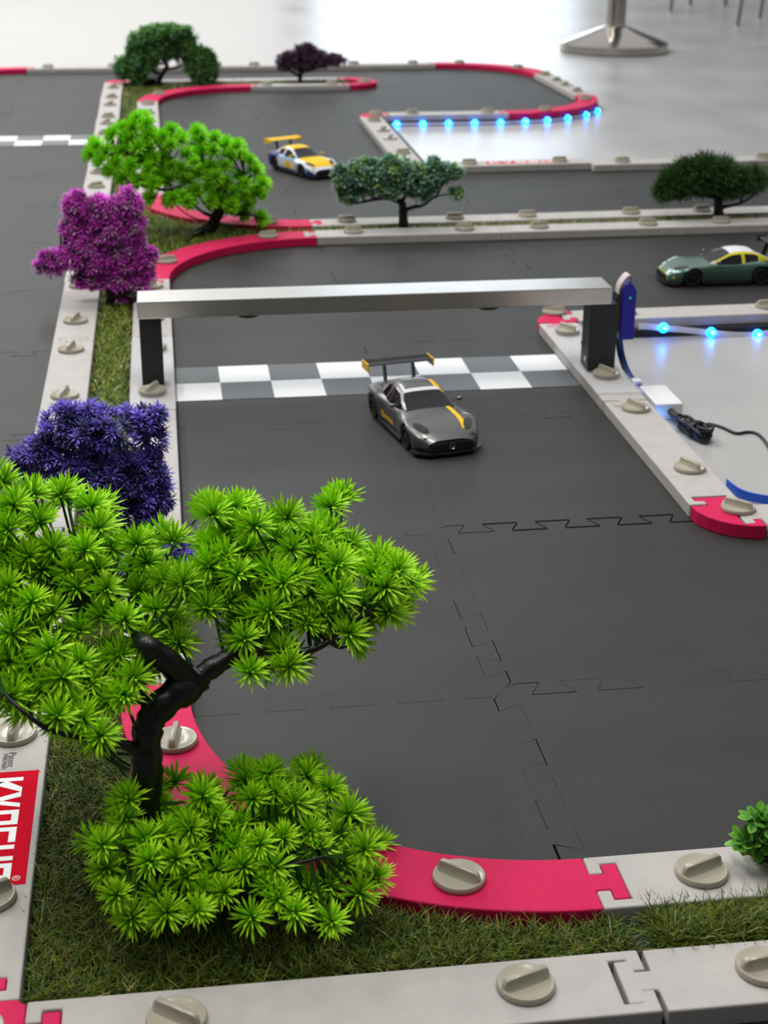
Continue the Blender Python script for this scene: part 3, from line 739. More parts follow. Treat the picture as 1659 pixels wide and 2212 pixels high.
sp_ = spline([(bx0 - 0.004, Yb + 0.006, bz1 - 0.022), (bx0 - 0.003, Yb + 0.006, bz1 - 0.004), (bx0 + 0.003, Yb + 0.006, bz1 + 0.007), (cxm, Yb + 0.006, bz1 + 0.0105), (bx1 - 0.006, Yb + 0.006, bz1 + 0.005), (bx1 - 0.005, Yb + 0.006, bz1 - 0.003)], 5)
b_ = MB()
k0 = len(sp_); v = []; f = []
for q in sp_:
    v += [(q[0], q[1] - 0.004, q[2]), (q[0], q[1] + 0.012, q[2]), (q[0], q[1] + 0.012, q[2] - 0.0012), (q[0], q[1] - 0.004, q[2] - 0.0012)]
for i in range(k0 - 1):
    for k in range(4): f.append((i * 4 + k, i * 4 + (k + 1) % 4, (i + 1) * 4 + (k + 1) % 4, (i + 1) * 4 + k))
b_.add(v, f); o = b_.build('strap', MT['strap']); o.parent = box; o.matrix_parent_inverse = inv; o['label'] = 'pale fabric strap'
b_ = MB(); b_.tube([(cxm + 0.001, Yb + 0.0002, bz1 - 0.016), (cxm + 0.001, Yb - 0.0006, bz1 - 0.016)], 0.0015, 10); o = b_.build('status_light', MT['led_green']); o.parent = box; o.matrix_parent_inverse = inv

# ---------------------------------------------------------------- controller box, cables, lights
FZ = FLOOR_Z
ctl = empty('light_controller', (0.547, 1.622, FZ), 'small white control box on the floor beside the right curb', 'control box')
inv = Matrix.Translation(ctl.location).inverted()
b_ = MB(); b_.box(0.5315, 0.5630, 1.588, 1.655, FZ, 0.0085); o = b_.build('case', MT['white_plastic']); o.parent = ctl; o.matrix_parent_inverse = inv; bevel(o, 0.0015, 2)
b_ = MB(); b_.tube([(0.549, 1.588, -0.001), (0.549, 1.584, -0.001)], 0.004, 12); o = b_.build('socket', MT['black']); o.parent = ctl; o.matrix_parent_inverse = inv
# wires from the gate to the controller
wires = empty('ribbon_wire', (0.53, 1.68, FZ), 'dark flat wires running from the gate post to the white box', 'wire')
inv = Matrix.Translation(wires.location).inverted()
for k in range(4):
    d = 0.0022 * k
    pth = spline([(0.520 + d, 1.724, 0.055), (0.5255 + d, 1.728, 0.028), (0.529 + d, 1.712, 0.010), (0.534 + d, 1.690, 0.000), (0.540 + d, 1.665, -0.001), (0.543 + d, 1.6556, -0.001)], 5)
    b_ = MB(); b_.tube(pth, 0.0012, 6); o = b_.build('wire_strand', [MT['black'], MT['slate'], MT['blue_wire_lit_tape'], MT['red_print']][k] if k != 3 else MT['black'], smooth=60); o.parent = wires; o.matrix_parent_inverse = inv
b_ = MB(); b_.box(0.5345, 0.5445, 1.684, 1.697, -0.002, 0.004); o = b_.build('connector', MT['white_plastic']); o.parent = wires; o.matrix_parent_inverse = inv; bevel(o, 0.0006, 1); o['label'] = 'white plug connector'
# black power cable with its bundled coil
pw = empty('power_cable', (0.56, 1.54, FZ), 'black power cable bundled in a coil on the white floor', 'cable')
inv = Matrix.Translation(pw.location).inverted()
def sub(mb, name, m, par, inv, sm=60, lab=None):
    o = mb.build(name, m, smooth=sm); o.parent = par; o.matrix_parent_inverse = inv
    if lab: o['label'] = lab
    return o
b_ = MB(); b_.tube([(0.549, 1.5835, -0.001), (0.5495, 1.575, -0.0015), (0.550, 1.563, -0.003)], [0.0042, 0.0046, 0.0030], 12); sub(b_, 'plug', MT['black'], pw, inv)
CR = 0.0017
c0 = G(1500, 932, FZ + 0.006); cc = np.array([c0[0], c0[1], FZ + 0.008])
ax = np.array([0.30, -0.95, 0]); ax /= np.linalg.norm(ax); bx = np.array([ax[1], -ax[0], 0])
loop = []
for k in range(7):
    off = (k - 3) * 0.0011; tl = random.uniform(-0.35, 0.35); zr = 0.006 + 0.0012 * (k % 3)
    for t in np.linspace(0, 2 * PI, 13)[:-1]:
        s = 0.027 * math.cos(t) * (0.85 + 0.08 * (k % 3)); lat = 0.0085 * math.sin(t) * (1 + 0.4 * math.cos(2 * t)) + off + tl * 0.006 * math.cos(t)
        loop.append(cc + ax * s + bx * lat + np.array([0, 0, max(zr * math.sin(t + k) + 0.001, CR - 0.008 + 0.0005 + 0.0012 * (k % 3))]))
start = [np.array([0.550, 1.563, -0.003]), np.array([0.5535, 1.553, -0.0085])]
b_ = MB(); b_.tube(spline(start + loop, 3), CR, 6); sub(b_, 'coil', MT['black'], pw, inv)
b_ = MB()
for k in range(3): b_.tube([cc + bx * 0.012 * math.cos(t) + ax * (0.001 + 0.0022 * k) + np.array([0, 0, 0.0085 * math.sin(t) + 0.0015]) for t in np.linspace(0, 2 * PI, 15)], 0.0012, 5, cap=False)
sub(b_, 'cable_tie', MT['black'], pw, inv)
cord = [cc + ax * 0.004 + np.array([0.004, 0, 0.003])] + [np.array([*G(px, py, FZ + CR)[:2], FZ + CR + 0.0001]) for px, py in [(1528, 916), (1560, 923), (1590, 936), (1618, 933), (1640, 940), (1662, 968), (1700, 1040), (1760, 1080)]]
b_ = MB(); b_.tube(spline(cord, 5), CR, 7); sub(b_, 'cord', MT['black'], pw, inv)

# LED tapes
def led_string(name, path, leds, label, m='tape', rt=0.0026, rl=0.0052, led_label=None):
    t = empty(name, tuple(path[0]), label, 'light strip'); inv = Matrix.Translation(Vector(path[0])).inverted()
    mb = MB(); v = []; f = []
    for i, q in enumerate(path):
        a = path[min(i + 1, len(path) - 1)] - path[max(i - 1, 0)]; a = a / np.linalg.norm(a); nn = np.array([a[1], -a[0], 0]); nn /= np.linalg.norm(nn) + 1e-9
        for s_, z_ in ((-0.0008, -rt), (0.0008, -rt), (0.0008, rt), (-0.0008, rt)): v.append(q + nn * s_ + np.array([0, 0, z_]))
    for i in range(len(path) - 1):
        for k in range(4): f.append((i * 4 + k, (i + 1) * 4 + k, (i + 1) * 4 + (k + 1) % 4, i * 4 + (k + 1) % 4))
    mb.add(v, f); sub(mb, 'tape', MT[m], t, inv, None)
    lb = MB()
    lb_prof = [(rl * math.cos(a), rl * math.sin(a)) for a in np.linspace(0, PI / 2 - 0.05, 6)]
    for q, nn in leds:
        # dome of light pointing along nn, with a bright die in the middle
        d = MB(); d.lathe(lb_prof, 12); R = Vector((nn[0], nn[1], nn[2])).to_track_quat('Z', 'Y').to_matrix().to_4x4()
        o = d.build('led', MT['led'], smooth=60); o.data.transform(Matrix.Translation(Vector(q)) @ R); o.parent = t; o.matrix_parent_inverse = inv
        d = MB(); d.lathe([(0.0019, rl * 0.86), (0.0015, rl + 0.0003), (0.0003, rl + 0.0006)], 10)
        c = d.build('led_die', MT['ledcore'], smooth=60); c.data.transform(Matrix.Translation(Vector(q)) @ R); c.parent = o
    return t


far = [np.array([x, 3.6565, -0.0052]) for x in np.linspace(0.530, 0.812, 12)]
far += [np.array([0.812 + 0.2885 * math.cos(a), 3.95 + 0.2885 * math.sin(a), -0.0052]) for a in np.linspace(-PI / 2 + 0.06, -0.30, 20)]
fl_ = []
for x in (0.543, 0.605, 0.666, 0.728, 0.790): fl_.append((np.array([x, 3.6548, -0.0050]), (0, -1, 0.25)))
for a in (-1.435, -1.235, -1.02, -0.77, -0.53): fl_.append((np.array([0.812 + 0.2905 * math.cos(a), 3.95 + 0.2905 * math.sin(a), -0.0050]), (math.cos(a), math.sin(a), 0.25)))
led_string('led_light_strip', far, fl_, 'far strip of ten glowing blue lights under the far curb', rl=0.0078)
nearp = [P(1379, 705, 1.9015), P(1405, 706, 1.9005), P(1433, 709, 1.8995), P(1480, 713, 1.8975), P(1536, 719, 1.8965), P(1590, 724, 1.8955), P(1636, 723, 1.8965), P(1668, 718, 1.8975), P(1720, 712, 1.899)]
nl = [(P(px, py, 1.896), (0, -1, 0.2)) for px, py in [(1433, 708), (1536, 718), (1636, 722)]]
led_string('led_light_strip', spline(nearp, 4), nl, 'sagging near strip of three big blue lights behind the gate', rl=0.0066, rt=0.0036)
inp = [np.array([0.5272, y, -0.0055]) for y in np.linspace(1.90, 1.40, 10)]
led_string('led_light_strip', inp, [(np.array([0.5285, y, -0.0050]), (1, 0, 0.1)) for y in (1.84, 1.775, 1.71, 1.672, 1.58, 1.53)], 'blue glowing strip hidden along the inner side of the right curb', rl=0.0040)
bt = [np.array([*G(px, py, FZ + 0.005)[:2], FZ + 0.006]) for px, py in [(1568, 1046), (1582, 1058), (1602, 1070), (1630, 1078), (1670, 1084), (1740, 1088)]]  # pale LED tape, the blue light falling on it put into its colour
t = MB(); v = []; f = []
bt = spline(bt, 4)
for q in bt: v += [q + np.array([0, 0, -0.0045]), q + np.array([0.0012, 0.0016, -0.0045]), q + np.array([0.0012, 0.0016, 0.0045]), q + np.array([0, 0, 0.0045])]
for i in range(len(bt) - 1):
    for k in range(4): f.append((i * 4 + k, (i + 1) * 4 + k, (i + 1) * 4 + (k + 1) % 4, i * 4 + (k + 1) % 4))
t.add(v, f); o = t.build('blue_lit_tape', MT['blue_wire_lit_tape'], loc=tuple(bt[0])); tag(o, 'flat pale light tape behind the near pink corner block, blue light painted on', 'cable')

# ---------------------------------------------------------------- stanchion and chairs
stn = empty('stanchion', (1.475, 5.115, FZ), 'polished steel barrier post with a wide cone base', 'barrier post')
b_ = MB(); b_.lathe([(0.170, 0.0), (0.176, 0.003), (0.176, 0.026), (0.171, 0.030), (0.10, 0.056), (0.045, 0.076), (0.040, 0.078)], 64); o = b_.build('base', MT['chrome'], stn, smooth=30)
b_ = MB(); b_.lathe([(0.0345, 0.077), (0.0345, 0.082), (0.0325, 0.084), (0.0325, 0.93), (0.030, 0.95)], 40); o = b_.build('pole', MT['chrome'], stn, smooth=40)


def chair(loc, u, v_, label):
    t = empty('metal_leg_chair', (loc[0], loc[1], FZ), label, 'chair')
    u = np.array([*u, 0.0]); v_ = np.array([*v_, 0.0]); o0_ = np.zeros(3)
    for a, b2 in ((0, 0), (1, 0), (0, 1), (1, 1)):
        p = o0_ + u * a + v_ * b2; inn = (u * (0.5 - a) + v_ * (0.5 - b2)) * 0.12
        mb = MB(); mb.tube([p, p + np.array([0, 0, 0.006]), p + inn + np.array([0, 0, 0.43])], [0.011, 0.0095, 0.0095], 12); mb.build('leg', MT['steel'], t, smooth=50)
    mb = MB(); c = [o0_, u, u + v_, v_]; mb.prism([(q[0], q[1]) for q in c], 0.43, 0.46); bevel(mb.build('seat', MT['seat'], t), 0.01, 2)
    mb = MB(); d = v_ / np.linalg.norm(v_) * 0.02
    mb.add([q + np.array([0, 0, z]) for z in (0.50, 0.84) for q in (o0_, u, u + d, d)], [(0, 3, 2, 1), (4, 5, 6, 7), (0, 1, 5, 4), (1, 2, 6, 5), (2, 3, 7, 6), (3, 0, 4, 7)]); bevel(mb.build('backrest', MT['seat'], t), 0.006, 2)
    for a in (0.12, 0.88):
        mb = MB(); mb.tube([u * a + d * 0.5 + np.array([0, 0, 0.445]), u * a + d * 0.5 + np.array([0, 0, 0.52])], 0.008, 8); mb.build('back_support', MT['steel'], t, smooth=50)
    return t


chair((2.092, 6.465), (0.44, -0.19), (0.173, 0.268), 'left chair in the background, only its steel legs showing')
chair((2.165, 5.869), (0.46, -0.20), (0.19, 0.274), 'nearest background chair, steel legs at the top right corner')
tb = empty('bistro_table', (2.42, 6.73, FZ), 'background table behind the chairs, one thin steel leg showing', 'table')
for a, b2 in ((0, 0), (0.55, -0.12), (0.12, 0.5), (0.67, 0.38)):
    mb = MB(); mb.tube([(a, b2, 0), (a, b2, 0.70)], 0.012, 12); mb.build('leg', MT['steel'], tb, smooth=50)
mb = MB(); mb.prism([(0.02, -0.0), (0.60, -0.12), (0.72, 0.44), (0.10, 0.56)], 0.70, 0.73); bevel(mb.build('tabletop', MT['white_plastic'], tb), 0.006, 2)

# ---------------------------------------------------------------- grass
def grass(name, sampler, n, label, hgt=(0.008, 0.018), wid=0.0007, base_polys=(), dark=1.0):
    pts = sampler(n); n = len(pts)
    az = RNG.uniform(0, 2 * PI, n); lean = RNG.uniform(0.45, 1.35, n); Lb = RNG.uniform(hgt[0], hgt[1], n)
    d = np.stack([np.cos(az), np.sin(az)], 1); bend = RNG.uniform(-0.9, 0.9, n)
    sidev = np.stack([-d[:, 1], d[:, 0]], 1)
    z0 = 0.0030
    rows = []
    for t, wf in ((0.0, 1.0), (0.45, 0.9), (0.8, 0.6), (1.0, 0.0)):
        hor = Lb * t * np.sin(lean * (0.6 + 0.55 * t)); ver = Lb * t * np.cos(lean * (0.6 + 0.55 * t))
        cxy = pts + d * hor[:, None] + sidev * (Lb * bend * t * t * 0.5)[:, None]
        zz = z0 + np.maximum(ver, 0.0004)
        if wf > 0:
            for s in (-1, 1):
                a = np.empty((n, 3)); a[:, :2] = cxy + sidev * (s * wid * wf * 0.5); a[:, 2] = zz; rows.append(a)
        else:
            a = np.empty((n, 3)); a[:, :2] = cxy; a[:, 2] = zz; rows.append(a)
    V = np.stack(rows, 1).reshape(-1, 3)       # n x 7
    base = np.arange(n)[:, None] * 7
    q = np.concatenate([base + np.array([[0, 1, 3, 2]]), base + np.array([[2, 3, 5, 4]])], 0); tr = base + np.array([[4, 5, 6]])
    faces = q.tolist() + tr.tolist()
    pal = np.array([(0.082, 0.122, 0.006), (0.036, 0.076, 0.006), (0.125, 0.145, 0.012), (0.180, 0.165, 0.025), (0.28, 0.21, 0.075), (0.020, 0.045, 0.012), (0.30, 0.33, 0.18)])
    ci = RNG.choice(len(pal), n, p=[0.34, 0.24, 0.20, 0.08, 0.035, 0.09, 0.015]); c = pal[ci] * RNG.uniform(0.6, 1.6, (n, 1)) * 1.5 * dark
    cols = np.repeat(c, 7, 0)
    k = len(V); mb_v = []; mb_f = []; fm = [0] * len(faces); bc = []
    for pl in base_polys:
        m_ = len(pl); mb_v += [(x, y, 0.0003) for x, y in pl] + [(x, y, 0.0038) for x, y in pl]
        kk = k + len(mb_v) - 2 * m_
        mb_f += [tuple(range(kk, kk + m_))[::-1], tuple(range(kk + m_, kk + 2 * m_))] + [(kk + i, kk + (i + 1) % m_, kk + m_ + (i + 1) % m_, kk + m_ + i) for i in range(m_)]
    if mb_v:
        V = np.concatenate([V, np.array(mb_v)], 0); cols = np.concatenate([cols, np.tile([[0.02, 0.03, 0.01]], (len(mb_v), 1))], 0)
        faces += mb_f; fm += [1] * len(mb_f)
    ctr = pts.mean(0)
    o = mesh_obj(name, V, faces, [MT['grass'], MT['grass_base']], loc=(ctr[0], ctr[1], 0), fmat=fm, cols=cols)
    return tag(o, label, 'artificial grass', kind='stuff')


def arcpts(c, r, a0, a1, n=14):
    return [(c[0] + r * math.cos(math.radians(a)), c[1] + r * math.sin(math.radians(a))) for a in np.linspace(a0, a1, n)]


def rect_sampler(x0, x1, y0, y1, test=None):
    def f(n):
        p = np.stack([RNG.uniform(x0, x1, n), RNG.uniform(y0, y1, n)], 1)
        return p[test(p[:, 0], p[:, 1])] if test else p
    return f


def ring_ok(x, y):
    r = np.hypot(x - 0.23, y - 0.99)
    return np.where(y > 0.99, x < -0.053, np.where(x < 0.23, r > 0.284, y < 0.707))


near_poly = [(-0.094, 0.678), (0.243, 0.678), (0.243, 0.706)] + arcpts((0.23, 0.99), 0.2835, 270, 180, 20) + [(-0.0535, 1.30), (-0.094, 1.30)]
grass('artificial_grass', rect_sampler(-0.0945, 0.240, 0.679, 1.30, ring_ok), 110000, 'foreground patch of artificial grass around the big pine trunk', (0.007, 0.0165), 0.00078, [near_poly], 0.70)
grass('artificial_grass', rect_sampler(0.256, 0.56, 0.679, 0.706), 15000, 'short strip of artificial grass at the bottom right', (0.010, 0.023), 0.00078, [[(0.253, 0.677), (0.56, 0.677), (0.56, 0.7085), (0.253, 0.7085)]], 0.80)


def mid_ok(x, y):
    a = (x < -0.053) & (y < 2.195)
    r2 = np.hypot(x - 0.235, y - 2.195); r3 = np.hypot(x - 0.235, y - 2.80)
    b = (y >= 2.195) & (y <= 2.80) & (x < 0.235) & ((r2 > 0.288)) & (r3 > 0.288)
    return a | b


mid_poly = [(-0.095, 1.305), (-0.0535, 1.305), (-0.0535, 2.195)] + arcpts((0.235, 2.195), 0.2875, 180, 90) + arcpts((0.235, 2.80), 0.2875, 270, 180) + [(-0.095, 2.80)]
grass('artificial_grass', rect_sampler(-0.095, 0.235, 1.31, 2.80, mid_ok), 60000, 'long strip of artificial grass from the gate to the mid pine', (0.008, 0.016), 0.0011, [mid_poly], 1.25)
grass('artificial_grass', rect_sampler(0.237, 1.40, 2.487, 2.5125), 9000, 'thin line of artificial grass under the two median bonsai', (0.006, 0.018), 0.0014, [[(0.237, 2.487), (1.42, 2.503), (1.42, 2.532), (0.237, 2.5125)]])


def far_ok(x, y):
    r = np.hypot(x - 0.235, y - 3.955)
    return np.where(y < 3.955, x < -0.062, np.where(x < 0.235, r > 0.294, y > 4.249))


far_poly = [(-0.095, 2.81), (-0.060, 2.81), (-0.062, 3.955)] + arcpts((0.235, 3.955), 0.2935, 180, 90) + [(0.237, 4.309), (-0.066, 4.310), (-0.066, 4.305), (-0.095, 4.305)]
grass('artificial_grass', rect_sampler(-0.095, 0.235, 2.82, 4.308, far_ok), 22000, 'far strip of artificial grass below the far green bonsai', (0.007, 0.016), 0.0016, [far_poly])
grass('artificial_grass', rect_sampler(0.240, 0.495, 4.249, 4.307), 3500, 'small patch of artificial grass around the dark purple bonsai', (0.008, 0.020), 0.0016, [[(0.240, 4.249), (0.495, 4.249), (0.495, 4.308), (0.240, 4.308)]])

# ---------------------------------------------------------------- plants
def frames(A):
    A = A / np.linalg.norm(A, axis=1, keepdims=True)
    h = np.where(np.abs(A[:, 2:3]) < 0.9, np.array([[0, 0, 1.0]]), np.array([[1.0, 0, 0]]))
    X = np.cross(h, A); X /= np.linalg.norm(X, axis=1, keepdims=True); Y = np.cross(A, X)
    return X, Y, A


def bursts(C, A, L, n, wd, spread, base, tip, kind='needle', jitter=0.2, varc=0.15, fold=0.25, droop=0.0):
    """N bursts of n leaves; returns verts, faces, cols"""
    C = np.asarray(C, float); N = len(C); X, Y, Z = frames(np.asarray(A, float))
    L = np.broadcast_to(np.asarray(L, float), (N,))
    k = np.arange(n)
    # spiral directions over a cap
    cosmax = math.cos(spread)
    ct = 1 - (k + 0.5) / n * (1 - cosmax); th = np.arccos(ct); ph = k * 2.39996
    TH = th[None] + RNG.normal(0, 0.09, (N, n)); PH = ph[None] + RNG.uniform(0, 6.28, (N, 1)) + RNG.normal(0, 0.12, (N, n))
    D = (np.sin(TH) * np.cos(PH))[..., None] * X[:, None] + (np.sin(TH) * np.sin(PH))[..., None] * Y[:, None] + np.cos(TH)[..., None] * Z[:, None]
    LL = L[:, None] * RNG.uniform(1 - jitter, 1 + jitter * 0.6, (N, n))
    D = D.reshape(-1, 3); LL = LL.reshape(-1); S = np.repeat(C, n, 0); nn = N * n
    hh = np.where(np.abs(D[:, 2:3]) < 0.92, np.array([[0, 0, 1.0]]), np.array([[1.0, 0, 0]]))
    U = np.cross(D, hh); U /= np.linalg.norm(U, axis=1, keepdims=True) + 1e-9; Wv = np.cross(U, D)
    bright = np.repeat(RNG.uniform(1 - varc, 1 + varc, N), n) * RNG.uniform(0.9, 1.1, nn)
    base = np.asarray(base); tip = np.asarray(tip)
    if base.ndim == 2: base = np.repeat(base, n, 0); tip = np.repeat(tip, n, 0)
    dl = LL[:, None]
    if kind == 'needle':
        w2 = wd / 2
        rows = []; ts = []
        for t, wf in ((0.05, 0.60), (0.70, 1.0)):
            for a in (0, 2.094, 4.189):
                rows.append(S + D * dl * t + (U * math.cos(a) + Wv * math.sin(a)) * w2 * wf); ts.append(min(1.0, t * 1.18))
        rows.append(S + D * dl); ts.append(1.0)
        V = np.stack(rows, 1).reshape(-1, 3); K = 7; b = np.arange(nn)[:, None] * K
        q = np.concatenate([b + np.array([[i, (i + 1) % 3, 3 + (i + 1) % 3, 3 + i]]) for i in range(3)], 0)
        tr = np.concatenate([b + np.array([[3 + i, 3 + (i + 1) % 3, 6]]) for i in range(3)], 0)
        faces = q.tolist() + tr.tolist()
    elif kind == 'leaf':                      # slim folded leaf
        w2 = wd / 2
        rows = [S + D * dl * 0.05, S + D * dl * 0.55 + U * w2 + Wv * w2 * fold, S + D * dl * 0.55 - U * w2 + Wv * w2 * fold, S + D * dl * 0.55, S + D * dl - np.array([0, 0, 1]) * dl * droop]
        ts = [0.0, 0.7, 0.7, 0.55, 1.0]
        V = np.stack(rows, 1).reshape(-1, 3); K = 5; b = np.arange(nn)[:, None] * K
        faces = np.concatenate([b + np.array([r]) for r in ([0, 3, 1], [0, 2, 3], [3, 4, 1], [3, 2, 4])], 0).tolist()
    else:                                     # rounded spoon leaf on a short stalk
        w2 = wd / 2; rows = []; ts = []
        rows.append(S); ts.append(0.0)
        for t, wf in ((0.3, 0.35), (0.5, 0.92), (0.7, 1.0), (0.88, 0.68)):
            cup = (t - 0.3) ** 2 * 0.5
            for s in (1, 0, -1):
                rows.append(S + D * dl * t + U * s * w2 * wf + Wv * (abs(s) * w2 * wf * fold + dl[:, 0:1] * cup * 0.3)); ts.append(t if s else t * 0.6)
        rows.append(S + D * dl + Wv * dl * 0.08); ts.append(1.0)
        V = np.stack(rows, 1).reshape(-1, 3); K = 14; b = np.arange(nn)[:, None] * K
        fl__ = [[0, 2, 1], [0, 3, 2]]
        qq = []
        for r in range(3):
            a = 1 + r * 3; qq += [[a, a + 1, a + 4, a + 3], [a + 1, a + 2, a + 5, a + 4]]
        fl__ += [[10, 11, 13], [11, 12, 13]]
        faces = np.concatenate([b + np.array([r]) for r in qq], 0).tolist() + np.concatenate([b + np.array([r]) for r in fl__], 0).tolist()
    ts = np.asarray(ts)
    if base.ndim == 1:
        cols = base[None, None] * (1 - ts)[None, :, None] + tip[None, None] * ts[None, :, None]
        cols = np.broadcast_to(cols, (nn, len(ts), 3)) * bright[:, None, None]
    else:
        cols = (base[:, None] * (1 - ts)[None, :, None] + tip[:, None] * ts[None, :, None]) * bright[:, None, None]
    return V, faces, np.clip(cols.reshape(-1, 3), 0, 1)


def stems(C, anchors, r, col, n=4):
    """thin twigs from the nearest branch point to each burst"""
    mb = MB(); anchors = np.asarray(anchors, float)
    for c in C:
        d = np.linalg.norm(anchors - c, axis=1) + np.maximum(0, anchors[:, 2] - c[2]) * 0.7; a = anchors[d.argmin()]
        m_ = (a + c) / 2 + np.array([0, 0, -0.12 * np.linalg.norm(c - a)])
        mb.tube(spline([a, m_, c], 3), [r * 1.3] * 4 + [r] * 3, n, 0, col, cap=False)
    return mb


def foliage(name, V, F, Cc, parent, mat_='plant', stem=None, lab=None):
    if stem is not None and stem.v:
        k = len(V); V = np.concatenate([V, np.array(stem.v)], 0); F = F + [tuple(i + k for i in f) for f in stem.f]; Cc = np.concatenate([Cc, np.array(stem.c)], 0)
    o = mesh_obj(name, V, F, MT[mat_], cols=Cc, smooth=False); o.parent = parent; o.matrix_parent_inverse = Matrix.Translation(parent.location).inverted()
    if lab: o['label'] = lab
    return o


def pathpx(pts, Y):
    """picture path -> 3D path; every point (px, py, depth offset, width px)"""
    out = []; rad = []
    for px, py, dy, wpx in pts:
        out.append(P(px, py, Y + dy)); rad.append(wpx / 2 / PXM(Y + dy))
    return out, rad


def trunk_part(paths, Y, parent, m='bark', name='trunk', n=10, sub_=5, knot=0.10):
    mb = MB(); anch = []
    for pts in paths:
        p3, rd = pathpx(pts, Y)
        full = spline([np.append(a, b) for a, b in zip(p3, rd)], sub_)
        pp_ = [q[:3] for q in full]; rr_ = [max(0.0004, q[3] * (1 + random.uniform(-knot, knot))) for q in full]
        mb.tube(pp_, rr_, n); anch += pp_
    o = mb.build(name, MT[m], smooth=70); o.parent = parent; o.matrix_parent_inverse = Matrix.Translation(parent.location).inverted()
    return o, anch


def blob_pts(blobs, Y, dens, depth=0.75, shell=0.55):
    """sample burst places on egg-shaped clumps: (px,py,rx,ry[,dy]) in picture pixels at depth Y"""
    C = []; A = []
    s = PXM(Y)
    for bl_ in blobs:
        px, py, rx, ry = bl_[:4]; dy = bl_[4] if len(bl_) > 4 else 0.0
        c = P(px, py, Y + dy); a = np.array([rx / s, max(rx, ry) * depth / s, ry / s])
        n = max(3, int(dens * (rx * ry) ** 0.93 / 100))
        d = RNG.normal(size=(n, 3)); d /= np.linalg.norm(d, axis=1, keepdims=True)
        r = RNG.uniform(shell, 0.93, n) ** 0.8 * np.where(RNG.random(n) < 0.28, RNG.uniform(1.0, 1.24, n), 1.0)
        C.append(c + d * a * r[:, None]); A.append(d * np.array([1, 1, 1.0]) + np.array([0, -0.15, 0.45]))
    C = np.concatenate(C); A = np.concatenate(A) + RNG.normal(0, 0.15, (len(C), 3))
    C[:, 2] = np.maximum(C[:, 2], 0.012)
    return C, A


# --- the big foreground pine
base = G(325, 2000, 0)
pine = empty('bonsai_pine', (float(base[0]), float(base[1]), 0.003), 'large bright green bonsai pine in the foreground, black curved trunk', 'artificial bonsai')
YT = 0.752
tp_paths = [
    [(325, 2022, 0, 120), (328, 2000, 0, 100), (332, 1940, 0, 74), (326, 1850, 0.004, 64), (318, 1760, 0.006, 62), (318, 1680, 0.008, 66), (316, 1610, 0.01, 66), (326, 1555, 0.014, 62), (362, 1512, 0.02, 66), (410, 1478, 0.026, 70), (432, 1455, 0.03, 62)],
    [(412, 1478, 0.026, 60), (375, 1440, 0.024, 56), (335, 1408, 0.022, 50), (318, 1396, 0.022, 44), (296, 1376, 0.04, 26), (270, 1350, 0.065, 14), (200, 1300, 0.085, 8)],
    [(420, 1470, 0.026, 52), (462, 1440, 0.03, 42), (500, 1418, 0.034, 36), (530, 1408, 0.036, 26), (600, 1405, 0.04, 18), (655, 1408, 0.04, 17), (700, 1392, 0.042, 14), (740, 1360, 0.045, 11), (800, 1320, 0.05, 8)],
    [(505, 1414, 0.034, 22), (540, 1380, 0.04, 16), (590, 1330, 0.05, 12), (650, 1280, 0.06, 9), (720, 1230, 0.06, 7)],
    [(500, 1432, 0.034, 16), (530, 1438, 0.03, 12), (548, 1442, 0.025, 7)],
    [(312, 1640, 0.008, 40), (280, 1612, 0.004, 26), (230, 1604, 0.0, 18), (170, 1592, -0.005, 13), (110, 1578, -0.01, 12), (60, 1545, -0.01, 9), (10, 1500, 0.0, 7)],
    [(318, 1820, 0.004, 34), (360, 1850, -0.01, 20), (430, 1870, -0.02, 14), (520, 1880, -0.03, 11), (620, 1870, -0.035, 9), (700, 1850, -0.035, 7)],
    [(322, 1870, 0.002, 24), (290, 1850, -0.02, 12), (260, 1830, -0.03, 8)],
    [(330, 1540, 0.014, 20), (300, 1480, 0.03, 12), (250, 1440, 0.04, 9), (170, 1420, 0.05, 7)],
    [(320, 2005, 0, 60), (285, 2020, -0.010, 26), (262, 2032, -0.014, 9)], [(335, 2005, 0, 60), (368, 2022, -0.008, 28), (390, 2030, -0.01, 9)],
]
tr, anch = trunk_part(tp_paths, YT, pine, n=12)
tr.data.transform(Matrix.Identity(4))
k1 = 1.803
left_c = [(5, 60), (130, 105), (232, 110), (360, 150), (45, 150), (140, 215), (385, 235), (25, 240), (20, 330), (100, 350), (195, 320), (330, 320), (430, 320), (535, 300), (575, 370), (675, 285), (60, 410), (160, 400), (265, 410), (375, 400), (20, 470),
          (120, 530), (295, 470), (415, 480), (545, 480), (650, 445), (40, 540), (90, 595), (200, 570), (300, 640), (400, 585), (490, 600), (610, 560), (660, 610), (555, 680), (30, 650), (60, 700), (150, 640), (190, 720), (30, 760),
          (110, 790), (240, 830), (310, 770), (400, 790), (470, 740), (530, 830), (580, 770), (350, 850), (60, 850), (420, 920), (360, 890), (215, 980), (315, 1000), (390, 1060), (150, 880), (650, 760), (750, 745), (700, 690), (40, 910), (270, 920), (735, 800), (90, 950), (480, 900)]
left_c = [(x / k1, 1000 + y / k1) for x, y in left_c] + [(-40, 1090), (-60, 1200), (-50, 1300), (-70, 1420), (-30, 1500), (-20, 1160), (-90, 1350)]
k4 = 2.9625
